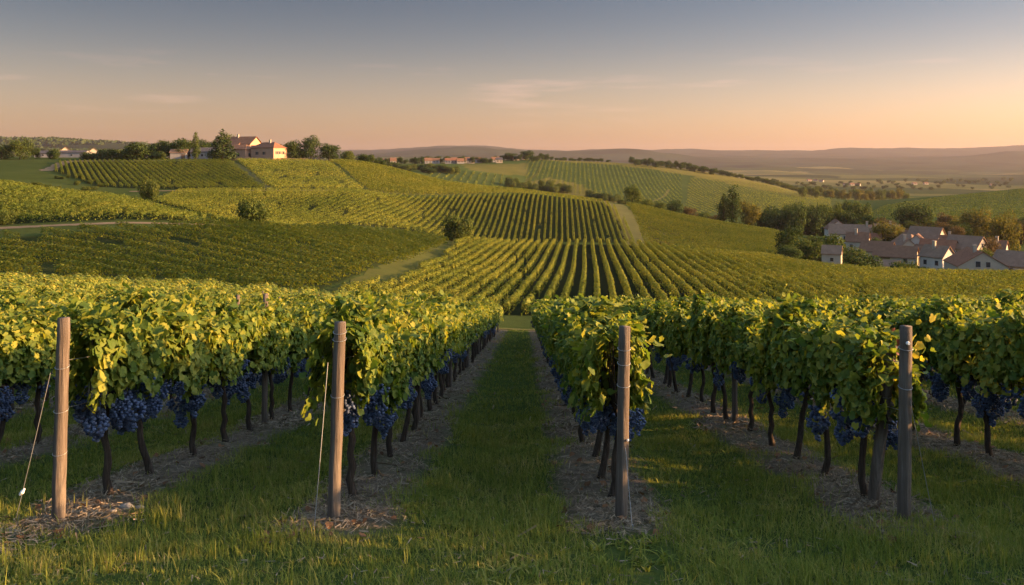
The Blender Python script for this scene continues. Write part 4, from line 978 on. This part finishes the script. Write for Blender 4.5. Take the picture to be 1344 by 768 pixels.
for i, px in enumerate((-30, 8)): tree(px, 134, 21, 28, "bush", "tree_green", ("clipped bush cut by the left edge beside the dirt track", "rounded bush at the left end of the dirt track")[i], None)
for i, (x_, d_) in enumerate(((11.6, 6.3),)):   # unseen shrub added past the right edge to shade the foreground
    o = tree(CX + FPX * x_ / 100.0, 100.0, 2.95 * 11, 3.0 * 11, "bush", "tree_green", "unseen shrub added out to the right to shade the foreground", "added shade shrub")
    o.location = (x_, d_, gz(x_, d_) - 0.1); o.scale = (2.7, 2.7, 3.2 + 0.2 * math.sin(i * 2.1))
# far woods: one mass along the left-hand ridge and the last hills
acc = []
for n_, pa, pb_, d0, d1, h in ((5200, -120, 480, 2350, 3300, 11),):
    px = rng.uniform(pa, pb_, n_); d = rng.uniform(d0, d1, n_); x = (px - CX) / FPX * d; z = ground(x, d); k_ = vnoise(x / 230, d / 230, 51) > (0.35 if n_ == 1500 else -0.35); x, d, z = x[k_], d[k_], z[k_]
    for q in range(3):
        c = np.stack([x + rng.normal(size=len(x)) * 5, d + rng.normal(size=len(x)) * 5, z + h * rng.uniform(.2, .8, len(x))], 1)
        acc.append(quads(c, unit(rng.normal(size=(len(x), 3))), h * rng.uniform(.7, 1.3, len(x)), 0.9))
tag(link("far_woods", fast_mesh("far_woods", np.concatenate(acc), 4), M["conifer"]), "dark woods covering the far left ridge", "woods", kind="stuff")

# ------------------------------------------------------------------ houses
def house(name, px, d, Lm, Wm, hw, hr, rot, wall, roof, label, cat="house", group=None, hip=0.0, wins=(), chim=None, door=None, up=0.0, over=0.35, shutters=False):
    """ridge along local x; Lm long, Wm deep, walls hw, roof rise hr. wins: (face, u, z, w, h), faces: f (-y) b r (+x) l (-x)"""
    x, y, z = at(px, d); root = empty(name, (x, y, z + up), R(rot)); tag(root, label, cat, group)
    a, b_ = Lm / 2, Wm / 2; mb = MB(); lo = -2.5 - up
    hx = a - hip
    mb.poly([(-a, -b_, lo), (a, -b_, lo), (a, -b_, hw), (-a, -b_, hw)]); mb.poly([(a, b_, lo), (-a, b_, lo), (-a, b_, hw), (a, b_, hw)])
    if hip > 0:
        mb.poly([(a, -b_, lo), (a, b_, lo), (a, b_, hw), (a, -b_, hw)]); mb.poly([(-a, b_, lo), (-a, -b_, lo), (-a, -b_, hw), (-a, b_, hw)])
    else:
        mb.poly([(a, -b_, lo), (a, b_, lo), (a, b_, hw), (a, 0, hw + hr), (a, -b_, hw)]); mb.poly([(-a, b_, lo), (-a, -b_, lo), (-a, -b_, hw), (-a, 0, hw + hr), (-a, b_, hw)])
    mb.build("wall", M[wall], root)
    th = 0.16; sl = hr / b_; o = over; mr_ = MB()
    zt = lambda yy_: hw + hr - abs(yy_) * sl + 0.04
    def slab(p):
        q = [(u_[0], u_[1], u_[2] + th) for u_ in p]; mr_.poly(q); mr_.poly(p[::-1])
        for i in range(len(p)): j = (i + 1) % len(p); mr_.poly([p[i], p[j], q[j], q[i]])
    ea, eb = a + o, b_ + o
    for sg in (-1, 1):
        p = [(-ea, sg * eb, zt(eb)), (ea, sg * eb, zt(eb)), (hx if hip else ea, 0, zt(0)), (-hx if hip else -ea, 0, zt(0))]
        slab(p if sg < 0 else p[::-1])
        if hip:
            p = [(sg * ea, -eb, zt(eb)), (sg * ea, eb, zt(eb)), (sg * hx, 0, zt(0))]; slab(p if sg > 0 else p[::-1])
    ro = mr_.build("roof", M[roof], root)
    if chim:
        for cxp in (chim if isinstance(chim, (list, tuple)) else [chim]):
            mc = MB(); mc.box(cxp * a - .35, cxp * a + .35, -.9, -.3, hw + hr * 0.6, hw + hr + 1.1); mc.box(cxp * a - .42, cxp * a + .42, -.97, -.23, hw + hr + 1.1, hw + hr + 1.25); mc.build("chimney", M["wall_stone"], ro)
    def place(fc, u_, zz, ww, hh, nm, mat, par, prd, dep=0.06):
        m_ = MB()
        if fc == "f": m_.box(u_ - ww / 2, u_ + ww / 2, -b_ - prd, -b_ - prd + dep, zz, zz + hh)
        elif fc == "b": m_.box(u_ - ww / 2, u_ + ww / 2, b_ + prd - dep, b_ + prd, zz, zz + hh)
        elif fc == "r": m_.box(a + prd - dep, a + prd, u_ - ww / 2, u_ + ww / 2, zz, zz + hh)
        else: m_.box(-a - prd, -a - prd + dep, u_ - ww / 2, u_ + ww / 2, zz, zz + hh)
        return m_.build(nm, mat, par)
    for wn in wins:
        fc, u_, zz, ww, hh = wn
        wd = place(fc, u_, zz - .1, ww + .2, hh + .2, "window", M["frame"], root, 0.05)
        place(fc, u_, zz, ww, hh, "pane", M["window"], wd, 0.065, 0.05)
        if shutters:
            for sg in (-1, 1): place(fc, u_ + sg * (ww * .78 + .1), zz, ww * .5, hh, "shutter", M["shutter"], wd, 0.08)
    if door: place(door[0], door[1], 0, door[2], door[3], "door", M["door"], root, 0.07)
    return root
ESTG = "buildings of the hilltop estate"
# hilltop estate
house("estate_house", 321, 382, 12, 9, 6.6, 3.2, -18, "wall_pink", "roof_brown", "tall gabled estate house on the hilltop behind the conifer", "house", ESTG, wins=[("r", -1.8, 4.4, .9, 1.2), ("r", 1.8, 4.4, .9, 1.2), ("f", -3, 3.8, 1, 1.3), ("f", 0, 3.8, 1, 1.3), ("f", 3, 3.8, 1, 1.3)], over=.6, chim=[-.5], shutters=True)
house("estate_wing", 316, 366, 11, 8, 4.2, 2.0, -20, "wall_pink", "roof_brown", "low front wing of the estate with a pale sunlit wall", "house", ESTG, hip=2.5, wins=[("r", -1.5, 1.2, .9, 1.3), ("r", 1.5, 1.2, .9, 1.3), ("f", 2, 1.2, .9, 1.3)], door=("r", 0, 1.0, 2.1))
house("estate_barn", 353, 362, 13, 8, 5.2, 2.2, -28, "wall_pink", "roof_red", "red hipped roof estate wing right of the house", "house", ESTG, hip=3.2, wins=[("r", -2.0, 2.4, .8, 1.2), ("r", -.4, 2.4, .8, 1.2), ("r", 1.8, 2.4, .8, 1.2), ("f", -3, 2.2, .9, 1.2), ("f", 1, 2.2, .9, 1.2)], shutters=True, chim=[.2])
house("estate_annex", 306, 378, 7, 6, 5.0, 1.8, -20, "wall_pink", "roof_brown", "small annex between the conifer and the tall estate house", "house", ESTG, wins=[("r", 0, 2.6, .8, 1.1), ("f", 0, 2.6, .8, 1.1)])
house("estate_shed", 336, 376, 9, 6, 4.0, 1.8, -20, "wall_grey", "roof_slate", "grey slate shed between the two estate wings", "shed", ESTG, wins=[("f", 0, 1.6, .9, 1.0)])
house("long_shed", 277, 372, 16, 6, 3.0, 1.8, 4, "wall_grey", "roof_slate", "long grey shed left of the estate conifer", "shed", ESTG, wins=[("f", -3, 1.0, 1, 1), ("f", 3, 1.0, 1, 1)])
house("farm_shed", 236, 370, 7, 5, 2.8, 1.4, 8, "wall_grey", "roof_old", "pale grey farm shed among the dark estate trees", "shed", ESTG, wins=[("r", 0, 1.0, 1, 1)], door=("f", 2, 1.6, 2.1))
house("garden_house", 389, 372, 6, 5, 2.5, 1.4, -25, "wall_pink", "roof_old", "tiny sunlit house under the tree right of the estate", "house", ESTG, wins=[("r", 0, 1.0, .7, .9)])
house("small_house", 86, 430, 6, 5.5, 3.0, 2.2, -62, "wall_cream", "roof_old", "small pale gabled house, left of the two on the left ridge", "house", "small houses on the left ridge", wins=[("r", 0, 1.3, .8, 1.1)])
house("small_house", 123, 430, 5, 5, 2.8, 2.0, -62, "wall_cream", "roof_old", "small pale gabled house, right of the two on the left ridge", "house", "small houses on the left ridge", wins=[("r", 0, 1.3, .8, 1.1)])
house("low_shed", 98, 420, 13, 6, 2.4, 1.0, 0, "wall_grey", "roof_slate", "low grey shed between the two small pale houses", "shed", wins=[("f", 0, .8, .9, .8)])
house("low_shed", 60, 415, 8, 6, 2.0, 1.2, 5, "wall_grey", "roof_slate", "low grey shed beside the left ridge trees", "shed", wins=[("f", 0, .7, .9, .8)])
# dry wall along the estate terrace
wl = MB(); pts = [at(p, 359) for p in np.linspace(303, 404, 26)]
for (xa, ya, za), (xb, yb, zb) in zip(pts[:-1], pts[1:]):
    for dy_ in (0,): wl.poly([(xa, ya, za - .4), (xb, yb, zb - .4), (xb, yb, zb + 1.0), (xa, ya, za + 1.0)]); wl.poly([(xa, ya, za + 1.0), (xb, yb, zb + 1.0), (xb, yb + .5, zb + 1.0), (xa, ya + .5, za + 1.0)]); wl.poly([(xb, yb + .5, zb - .4), (xa, ya + .5, za - .4), (xa, ya + .5, za + 1.0), (xb, yb + .5, zb + 1.0)])
tag(wl.build("terrace_wall", M["wall_pink"]), "low pale terrace wall along the front of the estate", "wall")
# village in the hollow
VG = "village houses"
house("stone_hut", 1092, 168, 3.6, 3.2, 2.3, 1.5, -26, "wall_stone", "roof_old", "little stone hut with one dark window at the vineyard edge", "hut", VG, wins=[("f", .1, 0.9, .6, .7)], over=.15, up=1.3)
house("stone_barn", 1280, 180, 11.5, 9.6, 3.5, 3.0, -104, "wall_stone", "roof_red", "big stone barn with two dark gable windows", "barn", VG, wins=[], chim=[0.35], over=.2)
bo = COL.objects["stone_barn"]
def gable_win(root, a, u_, z, w_, h_):
    m_ = MB(); m_.box(a, a + .05, u_ - w_ / 2 - .1, u_ + w_ / 2 + .1, z - .1, z + h_ + .1); wd = m_.build("window", M["frame"], root)
    m_ = MB(); m_.box(a + .02, a + .065, u_ - w_ / 2, u_ + w_ / 2, z, z + h_); m_.build("pane", M["window"], wd)
gable_win(bo, 5.75, -1.0, 3.5, .9, 1.15); gable_win(bo, 5.75, .9, 3.5, .8, 1.05)
house("village_house", 1116, 282, 12.9, 6.9, 3.3, 2.9, -22, "wall_white", "roof_old", "long white house with tiled roof at the village's left", "house", VG, wins=[("f", -5, 1.2, 1, 1.3), ("f", -1.5, 1.2, 1, 1.3), ("f", 2, 1.2, 1, 1.3), ("f", 5, 1.2, 1, 1.3)], chim=[.8])
house("village_house", 1098, 296, 6.9, 6.9, 4.2, 2.9, -100, "wall_white", "roof_brown", "white gable rising behind the village's long white house", "house", VG, wins=[("r", 0, 1.5, 1, 1.3), ("r", 0, 4.6, .8, 1)])
house("village_house", 1140, 262, 6.9, 6.0, 2.6, 2.2, -20, "wall_cream", "roof_red", "small cream house right of the long white one", "house", VG, wins=[("f", -1.5, 1.1, .9, 1.1), ("f", 1.5, 1.1, .9, 1.1)])
house("long_barn", 1176, 212, 9.5, 6.0, 2.4, 2.4, -34, "wall_cream", "roof_brown", "long tan barn with a wide brown roof", "barn", VG, wins=[("f", 2.6, 1.0, .9, 1.0)], door=("f", -2, 2.2, 2.2))
house("village_house", 1152, 226, 7.7, 6.0, 2.4, 2.4, -38, "wall_cream", "roof_brown", "low cream house left of the tan barn", "house", VG, wins=[("f", 0, 1.0, .9, 1.0)])
house("brick_shed", 1162, 182, 5.2, 4, 1.9, 1.6, -32, "wall_brick", "roof_old", "dark red brick shed behind the bushes", "shed", VG, wins=[("f", 0, .8, .6, .6)])
house("village_house", 1190, 256, 6.0, 5.6, 3.3, 2.2, -52, "wall_cream", "roof_old", "narrow house with a sunlit cream end by the golden tree", "house", VG, hip=1.6, wins=[("r", 0, 1.4, .9, 1.2), ("f", 0, 1.4, .9, 1.2)])
house("village_house", 1216, 262, 9.5, 6.9, 3.7, 3.7, -52, "wall_cream", "roof_old", "tall house with a sunlit cream gable behind the village", "house", VG, wins=[("r", 0, 1.6, .9, 1.3), ("r", 0, 4.4, .7, .9), ("f", -2, 1.6, .9, 1.2), ("f", 2, 1.6, .9, 1.2)])
house("village_house", 1204, 240, 4.7, 4.7, 4.0, 2.4, -124, "wall_white", "roof_brown", "small white gabled house facing the vineyard", "house", VG, wins=[("r", -1, 1.2, .8, 1.1), ("r", 1, 1.2, .8, 1.1)])
house("village_house", 1232, 228, 8.6, 6.0, 2.9, 2.8, -42, "wall_white", "roof_red", "white house with wide roof mid village", "house", VG, wins=[("f", -2, 1.2, .9, 1.1), ("f", 2, 1.2, .9, 1.1)])
house("village_house", 1210, 214, 5.2, 4.7, 2.9, 2.1, -88, "wall_white", "roof_brown", "white house huddled left of the big stone barn", "house", VG, wins=[("r", -1.4, 1.1, .8, 1.1), ("r", 1.4, 1.1, .8, 1.1), ("l", 0, 1.1, .8, 1.1)])
house("village_house", 1268, 226, 8.6, 6.9, 3.9, 3.1, -56, "wall_cream", "roof_old", "house with pale gable rising behind the stone barn", "house", VG, wins=[("r", 0, 1.6, .9, 1.2), ("r", 0, 4.3, .7, .9), ("f", 0, 1.6, .9, 1.2)])
house("village_house", 1336, 192, 8.6, 6.9, 2.8, 2.9, -54, "wall_cream", "roof_old", "cream house cut by the right edge", "house", VG, wins=[("r", 0, 1.2, .9, 1.1), ("f", 0, 1.2, .9, 1.1)])
house("village_house", 1016, 338, 6.0, 5.2, 3.1, 2.4, -98, "wall_white", "roof_brown", "lone pale house before the dark wood above the golden field", "house", VG, wins=[("r", 0, 1.2, .9, 1.1)], up=2.0)
for i, (px, d, l_, w_, r_, wl_, rf_, lb) in enumerate((
    (1164, 300, 8, 6, -20, "wall_white", "roof_old", "little white house peeping out left of the golden village tree"),
    (1182, 272, 7, 6, -60, "wall_cream", "roof_brown", "little cream house beside the golden village tree"),
    (1236, 268, 7, 6, -110, "wall_white", "roof_old", "white gable tucked right of the tall sunlit house"),
    (1254, 250, 8, 6, -30, "wall_cream", "roof_red", "red roofed house between the two pale gables"),
    (1230, 206, 6, 5, -60, "wall_white", "roof_old", "small white cottage touching the stone barn's left side"),
    (1188, 232, 7, 5, -100, "wall_cream", "roof_old", "small gabled house behind the long tan barn"),
    (1302, 232, 7, 6, -40, "wall_white", "roof_brown", "white house half hidden by the tallest village tree"),
    (1126, 250, 6, 5, -30, "wall_cream", "roof_brown", "low cottage below the long white house"))):
    house("village_house", px, d, l_, w_, 3.2, 2.4, r_, wl_, rf_, lb, "house", VG, wins=[("f", -1.5, 1.1, .8, 1.1), ("f", 1.5, 1.1, .8, 1.1), ("r", 0, 1.1, .8, 1.1)], chim=[random.uniform(-.5, .6)])
# far hamlet
hp = [(508, 800), (516, 790), (562, 800), (572, 815), (596, 820), (604, 815), (612, 828), (618, 820), (628, 840), (650, 850), (655, 835), (678, 868), (684, 876), (588, 812)]
for i, (px, d) in enumerate(sorted(hp)):
    house("hamlet_house", px, d, random.uniform(5.5, 8), 5.5, random.uniform(2.4, 3.4), random.uniform(2.0, 2.8), random.choice((2, 5, 8, 12)), random.choice(("wall_stone", "wall_grey", "wall_grey")), random.choice(("roof_brown", "roof_red", "roof_brown", "roof_slate")), "%s house from the left in the far hilltop hamlet" % ordn(i + 1), "house", "far hamlet houses", wins=[("f", -1.5, 1.2, 1, 1.2), ("f", 1.5, 1.2, 1, 1.2), ("r", 0, 1.2, 1, 1.2)])
i = 0
for px, d in ((1062, 2050), (1070, 2080), (1078, 2020), (1110, 1750), (1118, 1760), (1126, 1740), (1200, 1900), (1215, 1930), (1302, 1850)):
    i += 1; house("plain_house", px, d, 10, 7, 3, 2.4, random.choice((-20, 10, -40)), "wall_stone", "roof_brown", "%s pale speck of a house from the left on the hazy plain" % ordn(i), "house", "houses on the hazy plain", wins=[("f", 0, 1.5, 1.5, 1.5)])

# ------------------------------------------------------------------ the evening air
t = NT("haze"); vol = t.new("ShaderNodeVolumePrincipled")
vol.inputs["Color"].default_value = (0.50, 0.43, 0.46, 1); vol.inputs["Density"].default_value = 5.2e-5; vol.inputs["Anisotropy"].default_value = 0.25
t.link(vol.outputs[0], t.out.inputs["Volume"])
lo, hi = float(ZZ.min()) - 1.0, float(ZZ.max()) + 30.0
hb = MB(); hb.box(-18500, 18500, -60, 11900, lo, hi)
tag(hb.build("haze", t.m), "warm evening haze lying over the valley", "haze", kind="stuff")
